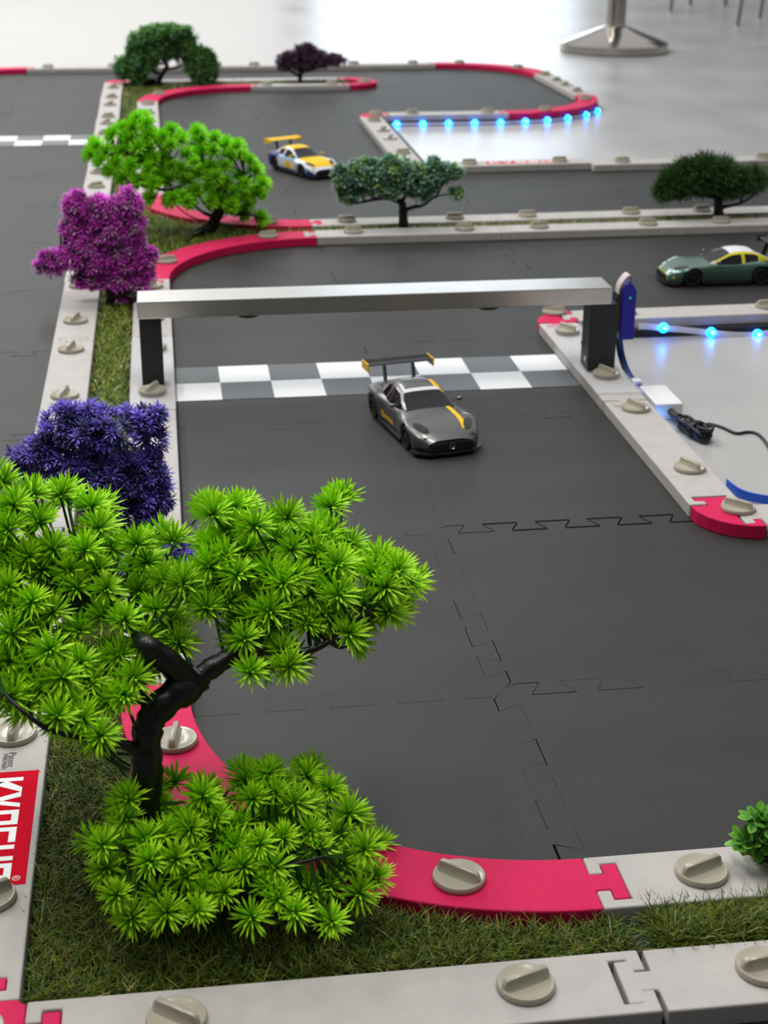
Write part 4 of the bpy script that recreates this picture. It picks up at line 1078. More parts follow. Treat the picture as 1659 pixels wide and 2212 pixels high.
right_c = [(235, 215), (370, 170), (320, 310), (500, 290), (720, 230), (1000, 160), (980, 330), (1130, 410), (640, 370), (740, 440), (900, 470), (860, 360), (450, 440), (300, 480), (230, 420), (210, 540), (530, 500), (380, 600), (240, 680), (530, 680), (80, 690),
           (180, 820), (30, 660), (760, 620), (900, 590), (870, 720), (1050, 730), (690, 660), (1150, 560), (1050, 530), (1270, 600), (1330, 520), (1430, 570), (1510, 660), (1360, 690), (1220, 790), (1270, 880), (1370, 850), (850, 920), (1130, 990), (590, 840), (390, 900), (620, 940), (430, 1030),
           (680, 1100), (480, 1230), (730, 1200), (440, 740), (330, 780), (700, 820), (960, 840), (800, 850), (1000, 900), (560, 760), (940, 400), (600, 580), (1000, 640), (480, 880)]
right_c = [(380 + x / k4, 1030 + y / k4) for x, y in right_c]
k5 = 2.44
low_c = [(380, 170), (500, 150), (250, 240), (240, 350), (420, 290), (400, 370), (110, 490), (230, 490), (440, 430), (560, 380), (680, 280), (650, 220), (590, 400), (690, 440), (720, 340), (370, 570), (130, 620), (590, 520), (730, 620), (560, 660), (190, 760), (400, 760), (270, 880), (630, 840),
         (880, 140), (1000, 110), (1100, 170), (1040, 210), (920, 240), (950, 350), (850, 380), (1210, 120), (1330, 190), (1220, 270), (1150, 260), (1430, 310), (1080, 370), (1380, 430), (1240, 420), (1280, 510), (1520, 510), (1400, 580), (960, 490), (830, 490), (1090, 450), (1150, 530), (870, 600), (1040, 610), (1570, 660),
         (1490, 750), (1220, 730), (1060, 770), (920, 880), (1150, 850), (1340, 900), (1000, 700), (760, 740), (460, 850), (330, 460), (500, 560), (780, 410), (680, 740), (1320, 700)]
low_c = [(170 + x / k5, 1620 + y / k5) for x, y in low_c]


def tuft_set(lst, Ya, Yb_, y0, y1, ctr, behind=0.8, tl=0.0152):
    C = []; A = []
    for px, py in lst:
        t = (py - y0) / (y1 - y0); Yd = Ya + (Yb_ - Ya) * t + random.uniform(-0.012, 0.012)
        if 335 < px < 470 and 1390 < py < 1500: continue     # the fork of the trunk stays bare
        c = P(px, py, Yd); C.append(c); d = c - ctr; d /= np.linalg.norm(d)
        A.append(d * 0.65 + np.array([0, -0.22, 0.75]) + RNG.normal(0, 0.20, 3))
        for rp in range(2):
            if random.random() > behind: continue
            c2 = P(px + random.uniform(-25, 25), py + random.uniform(-20, 20), Yd + random.uniform(0.02, 0.08)); C.append(c2)
            d = c2 - ctr; d /= np.linalg.norm(d); A.append(d * 0.9 + np.array([0, 0.1, 0.5]) + RNG.normal(0, 0.2, 3))
    C = np.array(C); A = np.array(A); C[:, 2] = np.maximum(C[:, 2], 0.014)
    L = tl * RNG.uniform(0.86, 1.12, len(C))
    # the burst sits a little below its visible middle
    C = C - A / np.linalg.norm(A, axis=1, keepdims=True) * (L * 0.22)[:, None]
    return C, A, L


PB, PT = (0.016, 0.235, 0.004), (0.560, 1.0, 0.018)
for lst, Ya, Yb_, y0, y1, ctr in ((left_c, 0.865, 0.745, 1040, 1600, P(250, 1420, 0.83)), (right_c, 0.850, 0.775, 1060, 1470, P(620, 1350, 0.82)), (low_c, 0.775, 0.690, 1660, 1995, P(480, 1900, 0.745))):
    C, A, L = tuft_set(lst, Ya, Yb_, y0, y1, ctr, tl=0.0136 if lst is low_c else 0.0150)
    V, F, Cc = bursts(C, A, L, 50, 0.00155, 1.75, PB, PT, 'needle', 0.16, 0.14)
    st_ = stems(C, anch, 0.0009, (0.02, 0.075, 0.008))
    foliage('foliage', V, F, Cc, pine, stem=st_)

# --- the mid pine at the junction
Y2 = 2.515
base = G(438, 508, 0)
pine2 = empty('bonsai_pine', (float(base[0]), float(base[1]), 0.003), 'mid distance bright green bonsai pine on the grass between two pink curves', 'artificial bonsai')
tr, anch = trunk_part([
    [(404, 514, -0.03, 12), (428, 503, -0.02, 20), (452, 494, -0.01, 26), (462, 478, 0, 26), (470, 462, 0, 26), (482, 448, 0.0, 22), (490, 430, 0.0, 18), (470, 400, 0, 16), (420, 370, 0, 14), (360, 350, 0, 11), (300, 335, 0, 9), (240, 335, 0, 7), (215, 335, 0, 5)],
    [(488, 440, 0, 16), (510, 410, 0, 12), (530, 380, 0.0, 9), (545, 400, -0.02, 7)], [(470, 400, 0, 12), (440, 350, 0.02, 9), (432, 310, 0.02, 7)], [(380, 355, 0, 10), (330, 300, 0.02, 8), (310, 265, 0.02, 6)], [(420, 380, 0, 10), (370, 410, -0.02, 8), (300, 400, -0.02, 6)],
    [(482, 452, 0, 14), (510, 462, -0.02, 9), (535, 462, -0.03, 6), (558, 470, -0.04, 4)]], Y2, pine2, n=9)
k6 = 3.95
c2 = [(520, 130), (330, 230), (430, 230), (250, 290), (560, 280), (620, 290), (770, 260), (100, 370), (60, 450), (200, 430), (330, 430), (560, 410), (500, 510), (230, 580), (340, 650), (730, 370), (840, 330), (680, 490), (560, 580), (740, 560), (990, 250), (1000, 320), (1120, 310), (1210, 360), (1310, 380), (1000, 420),
      (1100, 430), (900, 440), (1250, 460), (1350, 450), (1420, 520), (1460, 590), (1530, 690), (1500, 770), (1420, 780), (860, 660), (1000, 620), (1080, 740), (950, 760), (830, 800), (720, 680), (620, 700), (470, 680), (580, 830), (900, 850), (750, 830), (1090, 860), (1210, 700), (1330, 650), (1390, 720), (1200, 560), (1080, 560),
      (1510, 990), (1180, 840), (1270, 900), (1350, 960), (1390, 860), (820, 580), (640, 620), (420, 560), (150, 500), (400, 320), (690, 310), (1280, 780), (560, 690), (290, 520), (1120, 660), (960, 530), (480, 380), (600, 500), (540, 190), (470, 150)]
C = []; A = []; ctr = P(400, 380, Y2)
for x, y in c2:
    px, py = 180 + x / k6, 220 + y / k6
    for rep in range(4):
        c = P(px + random.uniform(-5, 5), py + random.uniform(-4, 4), Y2 + (random.uniform(-0.06, 0.0) if rep == 0 else random.uniform(0.0, 0.06))); C.append(c)
        d = c - ctr; d /= np.linalg.norm(d); A.append(d * 0.7 + np.array([0, -0.25, 0.7]) + RNG.normal(0, 0.2, 3))
C = np.array(C); A = np.array(A)
V, F, Cc = bursts(C, A, 0.0165 * RNG.uniform(0.9, 1.15, len(C)), 44, 0.0020, 1.9, (0.015, 0.16, 0.003), (0.36, 1.0, 0.008), 'needle', 0.16, 0.16)
foliage('foliage', V, F, Cc, pine2, stem=stems(C, anch, 0.001, (0.015, 0.06, 0.006)))


def plant(name, label, Y, base_px, trunks, blobs, dens, L, n, wd, spread, cb, ct, kind, stem_r=0.0008, stem_c=(0.02, 0.02, 0.015), depth=0.75, shell=0.55, cat='artificial bonsai', mixc=None, varc=0.2, fname='foliage', fold=0.25, bz=0.003):
    b3 = P(base_px[0], base_px[1], Y)
    t = empty(name, (float(b3[0]), float(Y), bz), label, cat)
    tr, anch = trunk_part(trunks, Y, t, n=8)
    C, A = blob_pts(blobs, Y, dens, depth, shell)
    if mixc is not None:
        r = RNG.random(len(C))[:, None] < mixc[0]
        cb = np.where(r, np.array(mixc[1]), np.array(cb)); ct = np.where(r, np.array(mixc[2]), np.array(ct))
    V, F, Cc = bursts(C, A, L * RNG.uniform(0.85, 1.15, len(C)), n, wd, spread, cb, ct, kind, 0.2, varc, fold)
    foliage(fname, V, F, Cc, t, stem=stems(C, anch, stem_r, stem_c))
    return t


# --- blue purple bush
kx = lambda L_, x0, y0, k: [((x0 + b[0] / k), (y0 + b[1] / k), b[2] / k, b[3] / k) + tuple(b[4:]) for b in L_]
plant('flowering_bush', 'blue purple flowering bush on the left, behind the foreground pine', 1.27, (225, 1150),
      [[(235, 1200, 0.03, 26), (232, 1130, 0.02, 22), (225, 1060, 0.02, 16), (215, 1000, 0.02, 9), (205, 950, 0.02, 6)], [(228, 1080, 0.02, 12), (280, 1010, 0.02, 8), (310, 960, 0.02, 6), (330, 930, 0.02, 4)], [(225, 1080, 0.02, 12), (150, 1030, 0, 8), (90, 1000, 0, 5), (50, 1000, 0, 4)],
       [(230, 1110, 0.02, 12), (290, 1090, 0, 8), (345, 1070, 0, 5)], [(235, 1150, 0.02, 12), (300, 1190, -0.03, 7), (370, 1195, -0.03, 5)]],
      kx([(850, 1230, 400, 170), (700, 1150, 200, 110), (1190, 1160, 170, 120), (1270, 1330, 90, 90), (520, 1190, 190, 160), (330, 1420, 220, 110), (200, 1610, 120, 110), (560, 1520, 300, 200), (900, 1580, 380, 190), (1200, 1620, 190, 200), (1100, 1800, 300, 220), (820, 1760, 280, 200), (1050, 1960, 220, 120)], 0, 600, 3.77)
      + [(300, 1225, 55, 30, -0.04), (375, 1200, 45, 30, -0.03)],
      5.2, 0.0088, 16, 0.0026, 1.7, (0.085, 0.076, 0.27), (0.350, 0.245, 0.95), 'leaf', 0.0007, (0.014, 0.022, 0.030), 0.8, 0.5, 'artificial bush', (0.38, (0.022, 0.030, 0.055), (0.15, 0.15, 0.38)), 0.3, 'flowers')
# --- magenta bush
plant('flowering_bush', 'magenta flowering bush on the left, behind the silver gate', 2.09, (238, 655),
      [[(240, 668, 0, 26), (238, 640, 0, 20), (232, 600, 0, 14), (225, 550, 0, 9), (215, 480, 0, 6), (205, 430, 0, 4)], [(236, 620, 0, 10), (180, 580, -0.01, 7), (120, 570, -0.01, 4), (85, 578, -0.01, 3)], [(236, 610, 0, 10), (290, 570, 0, 7), (325, 550, 0, 4)], [(238, 640, 0, 10), (280, 640, -0.02, 6), (292, 660, -0.02, 4)], [(228, 560, 0, 8), (270, 480, 0, 5), (290, 420, 0, 4)]],
      kx([(560, 290, 190, 160), (560, 520, 190, 130), (850, 330, 250, 160), (1150, 250, 130, 150), (900, 560, 260, 170), (1180, 520, 130, 170), (650, 700, 260, 130), (480, 860, 230, 130), (220, 850, 80, 70), (115, 965, 45, 45), (270, 990, 90, 60), (780, 880, 240, 190), (1100, 860, 220, 160), (1330, 830, 110, 130), (1350, 1010, 90, 90), (680, 1110, 180, 100), (1030, 1100, 200, 160), (1220, 1150, 130, 150), (1080, 1270, 120, 80), (1190, 1380, 50, 80)], 60, 390, 5.184),
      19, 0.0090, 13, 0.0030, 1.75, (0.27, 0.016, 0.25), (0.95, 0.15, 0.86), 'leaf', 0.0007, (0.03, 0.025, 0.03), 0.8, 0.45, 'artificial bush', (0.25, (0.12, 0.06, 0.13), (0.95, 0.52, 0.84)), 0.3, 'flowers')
# --- bluish green bonsai on the median
plant('bonsai_tree', 'bluish green flat topped bonsai on the median, left of the dark pine', 2.50, (872, 489),
      [[(872, 492, 0, 24), (871, 470, 0, 20), (870, 448, 0, 18), (864, 436, 0, 15), (840, 428, 0, 10), (815, 430, 0, 8), (785, 436, 0, 6), (755, 441, 0, 4), (735, 436, 0, 3)], [(872, 455, 0, 13), (890, 448, 0, 9), (915, 443, 0, 7), (940, 425, 0, 5), (965, 420, 0, 3), (990, 415, 0, 2)], [(866, 438, 0, 10), (880, 415, 0, 7), (890, 390, 0, 5)], [(840, 428, 0, 7), (820, 400, 0.02, 5), (800, 380, 0.02, 4)], [(790, 435, 0, 5), (770, 410, 0, 4)], [(940, 428, 0, 5), (960, 395, 0, 4), (985, 375, 0, 3)]],
      kx([(720, 400, 110, 100), (740, 500, 100, 70), (880, 360, 170, 130), (1000, 440, 180, 90), (1080, 330, 170, 110), (1230, 370, 180, 120), (1300, 460, 130, 80), (1420, 330, 130, 90), (1550, 330, 80, 55), (1570, 490, 60, 45), (1380, 230, 40, 30), (660, 340, 60, 60), (880, 250, 60, 40), (1060, 240, 70, 40)], 550, 280, 3.606),
      20, 0.0096, 9, 0.0046, 1.8, (0.060, 0.160, 0.105), (0.330, 0.560, 0.400), 'leaf', 0.0006, (0.012, 0.010, 0.008), 0.9, 0.4, mixc=(0.16, (0.07, 0.19, 0.04), (0.38, 0.58, 0.15)), varc=0.3)
# --- dark pine on the median
plant('bonsai_pine', 'dark green fine needled bonsai pine on the median at the right', 2.51, (1552, 465),
      [[(1552, 468, 0, 26), (1552, 450, 0, 22), (1551, 435, 0, 22), (1546, 426, 0, 16), (1530, 424, 0, 9), (1495, 419, 0, 8), (1465, 428, 0, 6), (1435, 434, 0, 4)], [(1556, 448, 0, 12), (1580, 444, 0, 8), (1610, 434, 0, 6), (1640, 412, 0, 4)], [(1550, 432, 0, 14), (1555, 400, 0, 8), (1560, 370, 0, 5)], [(1500, 420, 0, 6), (1480, 390, 0, 4)], [(1600, 438, 0, 6), (1610, 405, 0, 4)]],
      kx([(420, 500, 90, 110), (520, 380, 130, 110), (700, 300, 170, 140), (640, 470, 140, 80), (900, 220, 180, 110), (900, 420, 160, 120), (1080, 280, 180, 140), (1150, 480, 140, 100), (1330, 400, 160, 150), (1500, 370, 110, 130)], 1360, 320, 5.548),
      22, 0.0195, 16, 0.0012, 1.6, (0.016, 0.046, 0.018), (0.065, 0.150, 0.036), 'needle', 0.0006, (0.008, 0.008, 0.006), 0.9, 0.3, varc=0.3)
# --- far green bonsai
plant('bonsai_tree', 'far green arching bonsai at the top left', 4.285, (343, 190),
      [[(343, 193, 0, 16), (343, 182, 0, 13), (346, 168, 0, 11), (356, 152, 0, 10), (360, 140, 0, 9), (350, 125, 0, 7), (345, 100, 0, 5), (350, 75, 0, 4)], [(357, 150, 0, 8), (380, 146, 0, 6), (400, 140, 0, 5), (430, 140, 0, 4)], [(350, 125, 0, 6), (320, 120, 0, 5), (295, 130, 0, 4), (280, 145, 0, 3)], [(346, 110, 0, 5), (385, 95, 0, 4), (400, 90, 0, 3)]],
      kx([(180, 270, 70, 60), (240, 300, 60, 50), (270, 220, 90, 70), (240, 170, 60, 50), (300, 110, 100, 60), (400, 80, 130, 45), (490, 110, 70, 60), (320, 180, 90, 50), (420, 180, 50, 40), (520, 180, 70, 45), (600, 210, 70, 50), (570, 260, 80, 50), (640, 270, 50, 60), (600, 310, 70, 35)], 200, 40, 2.5136),
      44, 0.0135, 9, 0.0066, 1.8, (0.05, 0.16, 0.04), (0.22, 0.48, 0.14), 'leaf', 0.0009, (0.012, 0.012, 0.009), 0.8, 0.3, varc=0.3, mixc=(0.2, (0.03, 0.11, 0.08), (0.17, 0.34, 0.22)))
# --- far dark purple bonsai
plant('bonsai_tree', 'small dark purple bonsai at the top, right of the far green one', 4.278, (648, 181),
      [[(648, 183, 0, 12), (648, 172, 0, 10), (650, 158, 0, 9), (655, 140, 0, 5), (665, 115, 0, 3)], [(648, 165, 0, 7), (630, 155, 0, 5), (612, 140, 0, 4)], [(650, 158, 0, 6), (680, 148, 0, 4), (710, 138, 0, 3)]],
      kx([(1160, 180, 70, 40), (1080, 220, 80, 45), (1040, 250, 50, 30), (1200, 220, 90, 45), (1290, 225, 80, 32), (1150, 250, 90, 30)], 200, 40, 2.5136),
      55, 0.0120, 9, 0.0050, 1.7, (0.05, 0.022, 0.05), (0.20, 0.11, 0.18), 'leaf', 0.0008, (0.010, 0.008, 0.008), 0.8, 0.3, varc=0.3)
# --- boxwood at the right edge
plant('boxwood_sprig', 'glossy green leafy sprig at the right edge of the photo', 0.738, (1700, 1890),
      [[(1715, 1915, -0.03, 18), (1700, 1880, -0.02, 12), (1685, 1840, 0, 9), (1670, 1800, 0, 6), (1660, 1765, 0, 4)], [(1690, 1860, 0, 8), (1650, 1850, 0, 6), (1615, 1845, 0, 4)], [(1680, 1830, 0, 7), (1640, 1810, 0, 5), (1610, 1795, 0, 4)]],
      [(1660, 1800, 48, 45), (1625, 1815, 34, 28), (1650, 1850, 32, 20), (1700, 1830, 60, 60), (1645, 1770, 16, 18)],
      0.95, 0.0100, 7, 0.0058, 1.6, (0.020, 0.12, 0.022), (0.22, 0.55, 0.05), 'spoon', 0.0007, (0.03, 0.12, 0.02), 0.8, 0.45, 'artificial plant', fold=0.18, varc=0.25, fname='leaves')

# ---------------------------------------------------------------- model race cars
def interp(s, tbl):
    xs = [a for a, _ in tbl]; ys = [b for _, b in tbl]; return float(np.interp(s, xs, ys))


def smooth_tbl(tbl, n=120, rad=5):
    s = np.linspace(0, 1, n + 1); y = np.interp(s, [a for a, _ in tbl], [b for _, b in tbl]); k = np.ones(2 * rad + 1) / (2 * rad + 1)
    yp = np.pad(y, rad, 'edge'); y = np.convolve(yp, k, 'valid'); return list(zip(s, y))


def car(name, label, loc, heading, paint, scheme, L=0.162, HWd=0.0375, wing_mat='black', plate_mat='yellow', wing=True, roof_h=0.0455):
    t = empty(name, (loc[0], loc[1], 0.0006), label, 'model car', rz=math.atan2(heading[1], heading[0]))
    top = smooth_tbl([(0, 0.0305), (0.04, 0.0335), (0.22, 0.0345), (0.5, 0.0330), (0.62, 0.0325), (0.80, 0.0300), (0.90, 0.0265), (0.96, 0.0225), (1.0, 0.0170)], rad=3)
    wid = smooth_tbl([(0, 0.84), (0.05, 0.95), (0.14, 1.0), (0.27, 1.0), (0.38, 0.915), (0.60, 0.90), (0.70, 0.985), (0.86, 1.0), (0.93, 0.92), (0.97, 0.80), (1.0, 0.60)], rad=3)
    xr, xf, rw, ra = -L * 0.31, L * 0.295, 0.0126, 0.0146
    NS = 96; NV = 9; NT = 10
    verts = []; ring = []
    for i in range(NS + 1):
        s = i / NS; x = (s - 0.5) * L; zt = interp(s, top); hw = HWd * interp(s, wid)
        zb = 0.0045 + 0.004 * max(0, (0.06 - s) / 0.06) + 0.0005
        for xa in (xr, xf):
            if abs(x - xa) < ra: zb = max(zb, 0.0126 + math.sqrt(ra * ra - (x - xa) ** 2))
        zs = zt - 0.0085
        fend = 0.0035 * (math.exp(-((x - xf) / 0.02) ** 2) + 0.8 * math.exp(-((x - xr) / 0.022) ** 2))
        zs = max(zs + fend, zb + 0.0008); row = []
        for k in range(NV):
            q = k / (NV - 1); z = zb + (zs - zb) * q
            tuck = 1 - 0.07 * (1 - q) ** 2 - 0.02 * q ** 3
            row.append((x, hw * tuck, z))
        for k in range(1, NT + 1):
            a = k / NT * PI / 2; e = 0.62
            yy = hw * 0.98 * (math.cos(a) ** e) if k < NT else 0.0; zz = zs + (max(zt, zs + 0.001) - zs) * (math.sin(a) ** e)
            zz -= 0.0012 * math.sin(2 * a) * 0
            row.append((x, yy, zz))
        ring.append(row)
    NR_ = NV + NT
    idx = {}
    for i, row in enumerate(ring):
        for k, (x, y, z) in enumerate(row):
            idx[(i, k, 1)] = len(verts); verts.append((x, y, z))
            if k < NR_ - 1: idx[(i, k, -1)] = len(verts); verts.append((x, -y, z))
            else: idx[(i, k, -1)] = idx[(i, k, 1)]
    mats = [MT[m] for m in paint]; faces = []; fm = []
    for i in range(NS):
        for k in range(NR_ - 1):
            for sg in (1, -1):
                q = (idx[(i, k, sg)], idx[(i + 1, k, sg)], idx[(i + 1, k + 1, sg)], idx[(i, k + 1, sg)])
                faces.append(q if sg == -1 else q[::-1])
                c = np.mean([verts[j] for j in q], 0); fm.append(scheme(c[0] / L + 0.5, c[1] / HWd, c[2], 'side' if k < NV - 1 else 'top'))
    for i in (0, NS):
        f = [idx[(i, k, 1)] for k in range(NR_)] + [idx[(i, k, -1)] for k in range(NR_ - 2, -1, -1)]
        faces.append(tuple(f if i == 0 else f[::-1])); fm.append(scheme(0.0 if i == 0 else 1.0, 0, 0.015, 'side'))
    o = mesh_obj('body', verts, faces, mats, t, fmat=fm); smooth_angle(o, 42)
    # cabin: a second skin split into painted roof and dark windows
    s0, s1 = 0.09, 0.635; NG, NA = 40, 8
    rh = smooth_tbl([(0, 0.0), (0.08, 0.26), (0.30, 0.86), (0.45, 1.0), (0.58, 0.98), (0.66, 0.90), (0.84, 0.38), (1.0, 0.0)], rad=4)
    cw_ = smooth_tbl([(0, 0.62), (0.3, 0.80), (0.6, 0.84), (0.85, 0.80), (1.0, 0.72)], rad=4)
    gv = []; gi = {}
    for i in range(NG + 1):
        g_ = i / NG; s = s0 + (s1 - s0) * g_; x = (s - 0.5) * L; zb = interp(s, top) - 0.0028; hh = (roof_h - 0.0305) * interp(g_, rh) + 0.0002; wb = HWd * interp(g_, cw_)
        lean = 0.34
        for k in range(2 * NA + 1):
            u = k / NA - 1; au = abs(u)
            if au > 0.55:                      # side glass, leaning in
                q = (1 - au) / 0.45; y = wb * (1 - lean * q * min(1, hh / 0.012)); z = zb + (hh + 0.0025) * 0.88 * q
            else:
                q = au / 0.55; y = wb * (1 - lean * min(1, hh / 0.012)) * (q ** 0.9); z = zb + (hh + 0.0025) * (1 - 0.12 * q ** 3)
            gi[(i, k)] = len(gv); gv.append((x, y * (1 if u > 0 else -1), z))
    parts = {'roof': [], 'windshield_banner': [], 'windshield': [], 'rear_window': [], 'side_window_l': [], 'side_window_r': []}
    for i in range(NG):
        g_ = (i + 0.5) / NG
        for k in range(2 * NA):
            u = (k + 0.5) / NA - 1; au = abs(u); q = (gi[(i, k)], gi[(i + 1, k)], gi[(i + 1, k + 1)], gi[(i, k + 1)])
            if au < 0.55:
                key = 'windshield' if g_ > 0.675 and au < 0.52 else ('rear_window' if g_ < 0.27 and au < 0.38 else 'roof')
                if key == 'windshield' and g_ < 0.735 and scheme.emblem: key = 'windshield_banner'
            else:
                key = 'roof'
                top_ok = au > 0.60
                if top_ok and 0.22 < g_ < 0.90: key = 'side_window_l' if u > 0 else 'side_window_r'
                if 0.46 < g_ < 0.49: key = 'roof'
            parts[key].append(q)
    for key, fl2 in parts.items():
        used = sorted({j for f in fl2 for j in f}); mp = {j: a for a, j in enumerate(used)}
        vv_ = [gv[j] for j in used]; ff_ = [tuple(mp[j] for j in f) for f in fl2]
        if key == 'roof':
            fm2 = [scheme(np.mean([vv_[j][0] for j in f]) / L + 0.5, np.mean([vv_[j][1] for j in f]) / HWd, 0.045, 'roof') for f in ff_]
            o = mesh_obj('roof', vv_, ff_, mats, t, fmat=fm2)
        elif key == 'windshield_banner':
            if not ff_: continue
            o = mesh_obj(key, vv_, ff_, MT['carwhite'], t); o['label'] = 'pale strip across the top of the windshield'
        else: o = mesh_obj('side_window' if key.startswith('side') else key, vv_, ff_, MT['glass'], t)
        smooth_angle(o, 50)
    # wheels
    for xa in (xr, xf):
        for sg in (1, -1):
            mb = MB(); pr = [(0.0070, -0.0055), (0.0112, -0.0055), (rw - 0.0002, -0.0045), (rw, 0.0), (rw - 0.0002, 0.0045), (0.0112, 0.0055), (0.0090, 0.0053), (0.0085, 0.0035)]
            mb.lathe(pr, 28); o = mb.build('wheel', MT['tyre'], t, smooth=40); o.data.transform(Matrix.Rotation(-PI / 2 * sg, 4, 'X')); o.location = (xa, sg * (HWd - 0.0068), rw)
            mb = MB(); mb.lathe([(0.0088, 0.0030), (0.0088, 0.0048), (0.0080, 0.0050), (0.0078, 0.0034)], 24)
            for sp2 in range(10):
                a = sp2 * PI / 5; d = np.array([math.cos(a), math.sin(a), 0]); e = np.array([-d[1], d[0], 0]) * 0.0007
                mb.add([d * 0.001 - e + [0, 0, 0.0048], d * 0.0082 - e + [0, 0, 0.0044], d * 0.0082 + e + [0, 0, 0.0044], d * 0.001 + e + [0, 0, 0.0048]], [(0, 1, 2, 3)])
            mb.lathe([(0.0016, 0.0034), (0.0015, 0.0052), (0.0003, 0.0053)], 10)
            r_ = mb.build('rim', MT['rim'], o); r_.data.transform(Matrix.Rotation(-PI / 2 * sg, 4, 'X'))
    # underside, splitter, skirts, grille, lamps, mirrors, wing
    mb = MB(); mb.box(-L * 0.47, L * 0.47, -HWd * 0.70, HWd * 0.70, 0.0040, 0.020); mb.build('chassis', MT['black'], t)
    mb = MB(); out = [(L * 0.40, -HWd * 1.0), (L * 0.47, -HWd * 0.93), (L * 0.522, -HWd * 0.62), (L * 0.530, 0), (L * 0.522, HWd * 0.62), (L * 0.47, HWd * 0.93), (L * 0.40, HWd * 1.0)]
    mb.prism(out, 0.0034, 0.0052); mb.build('front_splitter', MT['black'], t)
    for sg in (1, -1):
        mb = MB(); y0, y1 = sorted((sg * HWd * 0.80, sg * HWd * 0.97)); mb.box(xr + ra + 0.001, xf - ra - 0.001, y0, y1, 0.0036, 0.0062); mb.build('side_skirt', MT['black'], t)
    mb = MB(); gz0, gz1 = 0.0066, 0.0152
    out = [(-HWd * 0.60, gz0), (HWd * 0.60, gz0), (HWd * 0.52, gz1), (-HWd * 0.52, gz1)]
    v = [(L * 0.497 + (0.0030 if abs(y) < 0.03 else 0), y, z) for y, z in out] + [(L * 0.47, y, z) for y, z in out]
    mb.add(v, [(0, 1, 2, 3), (4, 7, 6, 5), (0, 4, 5, 1), (1, 5, 6, 2), (2, 6, 7, 3), (3, 7, 4, 0)]); gr = mb.build('grille', MT['black'], t)
    mb = MB()
    for k in range(-5, 6): mb.box(L * 0.4970 + 0.0029, L * 0.4970 + 0.0034, k * 0.0036 - 0.0003, k * 0.0036 + 0.0003, gz0 + 0.001, gz1 - 0.001)
    mb.build('grille_bars', MT['rim'], gr)
    if scheme.emblem:
        mb = MB(); cz = 0.0112; xx = L * 0.497 + 0.0038
        mb.tube([(xx, 0.0030 * math.cos(a), cz + 0.0030 * math.sin(a)) for a in np.linspace(0, 2 * PI, 17)], 0.0004, 5, cap=False)
        for a in (PI / 2, PI / 2 + 2.094, PI / 2 + 4.189): mb.tube([(xx, 0, cz), (xx, 0.0028 * math.cos(a), cz + 0.0028 * math.sin(a))], 0.00035, 5)
        mb.build('emblem', MT['chrome'], t)
    for sg in (1, -1):
        # lamp: oval patch lying on the fender, swept back
        def surf(s, yn):
            row = ring[int(round(s * NS))]; ys = [p[1] for p in row[NV - 1:]]; zs_ = [p[2] for p in row[NV - 1:]]
            return float(np.interp(yn, ys[::-1], zs_[::-1]))
        mb = MB(); c = []
        for a in np.linspace(0, 2 * PI, 15)[:-1]:
            ds, dy = 0.058 * math.cos(a), 0.0052 * math.sin(a)
            s = 0.885 + ds; yn = HWd * 0.66 - ds * 0.062 * 1.1 + dy; c.append(((s - 0.5) * L, sg * yn, surf(s, yn) + 0.0005))
        cm = np.mean(c, 0); cm[2] += 0.0006
        mb.add(c + [tuple(cm)], [((i, (i + 1) % 14, 14) if sg == 1 else ((i + 1) % 14, i, 14)) for i in range(14)]); mb.build('headlight', MT['lamp_glass'], t, smooth=60)
        mb = MB(); xm = L * 0.075; ym = sg * (HWd * 0.93)
        mb.tube([(xm - 0.002, sg * HWd * 0.76, 0.0335), (xm, ym, 0.0350)], 0.0006, 6); m_ = mb.build('mirror_arm', MT['black'], t)
        mb = MB(); mb.tube([(xm, ym - sg * 0.002, 0.0352), (xm, ym - sg * 0.001, 0.0355), (xm, ym + sg * 0.003, 0.0357), (xm, ym + sg * 0.0045, 0.0357)], [0.0010, 0.0021, 0.0021, 0.0012], 10); o = mb.build('mirror', mats[0], t, smooth=60)
    if wing:
        zw = 0.0530; xw = -L * 0.462
        mb = MB(); prof_ = [(0.0095, 0.0008), (0.006, 0.0022), (0.0, 0.0022), (-0.0075, 0.0036), (-0.008, 0.0030), (0.0, 0.0006), (0.006, 0.0)]
        n = len(prof_); v = [(xw + a, -HWd * 0.95, zw + b2) for a, b2 in prof_] + [(xw + a, HWd * 0.95, zw + b2) for a, b2 in prof_]
        mb.add(v, [tuple(range(n)), tuple(range(n, 2 * n))[::-1]] + [(i, i + n, (i + 1) % n + n, (i + 1) % n) for i in range(n)]); wg = mb.build('rear_wing', MT[wing_mat], t)
        for sg in (1, -1):
            mb = MB(); y0, y1 = sorted((sg * HWd * 0.951, sg * HWd * 0.985)); mb.box(xw - 0.010, xw + 0.011, y0, y1, zw - 0.005, zw + 0.0038); mb.build('wing_end_plate', MT[plate_mat], wg)
            mb = MB(); y0, y1 = sorted((sg * HWd * 0.40, sg * HWd * 0.45)); mb.add([(xw + 0.004, y0, 0.031), (xw + 0.012, y0, 0.031), (xw + 0.004, y0, zw + 0.0008), (xw - 0.002, y0, zw + 0.0008), (xw + 0.004, y1, 0.031), (xw + 0.012, y1, 0.031), (xw + 0.004, y1, zw + 0.0008), (xw - 0.002, y1, zw + 0.0008)],
                       [(0, 1, 2, 3), (4, 7, 6, 5), (0, 4, 5, 1), (1, 5, 6, 2), (2, 6, 7, 3), (3, 7, 4, 0)]); mb.build('wing_pylon', MT['black'], wg)
    return t


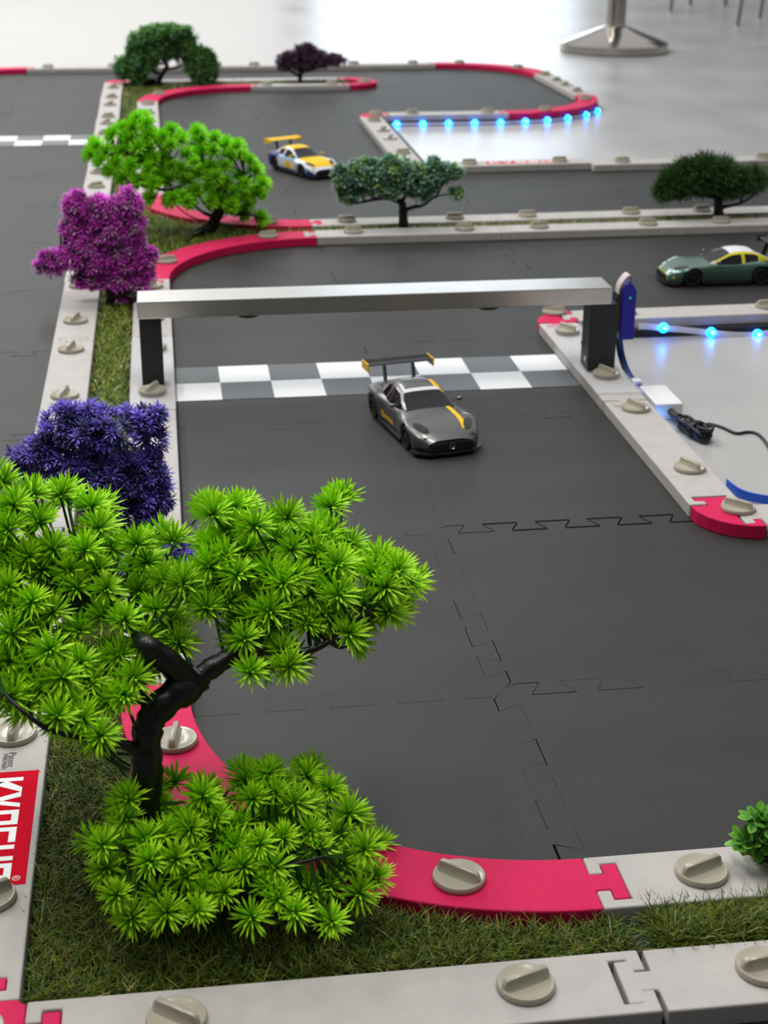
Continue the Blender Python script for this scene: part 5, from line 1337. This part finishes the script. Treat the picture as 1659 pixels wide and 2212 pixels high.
def sch_silver(s, y, z, part):
    if part == 'top' and 0.62 < s < 0.93 and 0.42 < y < 0.56: return 1
    if part == 'roof' and y > 0.44: return 1 if 0.35 < s < 0.5 else 0
    if part == 'side' and 0.33 < s < 0.52 and 0.010 < z < 0.0135 + 0.02 * (0.52 - s) and y < 0: return 1
    if part == 'side' and s > 0.93 and z < 0.010: return 2
    if part == 'side' and s > 0.985: return 2
    if part == 'side' and z < 0.0075: return 2
    return 0
sch_silver.emblem = True


def sch_yellow(s, y, z, part):
    if part == 'roof': return 0 if 0.26 < s < 0.56 and abs(y) < 0.54 else (2 if s > 0.56 else 1)
    if part == 'top':
        if s > 0.60: return 0 if abs(y) < 0.70 and s < 0.955 else 1
        return 2 if 0.28 < s else 3
    if z < 0.010: return 3
    if s > 0.91 or s < 0.26: return 3
    if 0.42 < s < 0.53 or 0.60 < s < 0.67: return 0
    if s > 0.67: return 2
    return 1
sch_yellow.emblem = False


def sch_green(s, y, z, part):
    if part == 'roof': return 1 if abs(y) > 0.50 and s < 0.60 else 2
    if part == 'side' and s > 0.95 and 0.012 < z < 0.016: return 1
    if part == 'side' and z < 0.0065: return 3
    return 0
sch_green.emblem = False

car('silver_race_car', 'silver grey model race car with a yellow hood stripe under the gate', (0.262, 1.560), (0.20, -0.98), ['silver', 'yellow', 'black'], sch_silver, L=0.168, HWd=0.0395)
car('yellow_race_car', 'yellow, white and blue model race car with a yellow rear wing', (0.270, 3.056), (0.46, -0.89), ['yellow', 'carwhite', 'ltblue', 'carblue'], sch_yellow, wing_mat='yellow')
car('green_race_car', 'dark green model race car with a white roof at the right edge', (0.797, 2.145), (-1.0, 0.01), ['green', 'lime', 'carwhite', 'black'], sch_green, L=0.170, roof_h=0.0445, plate_mat='black')
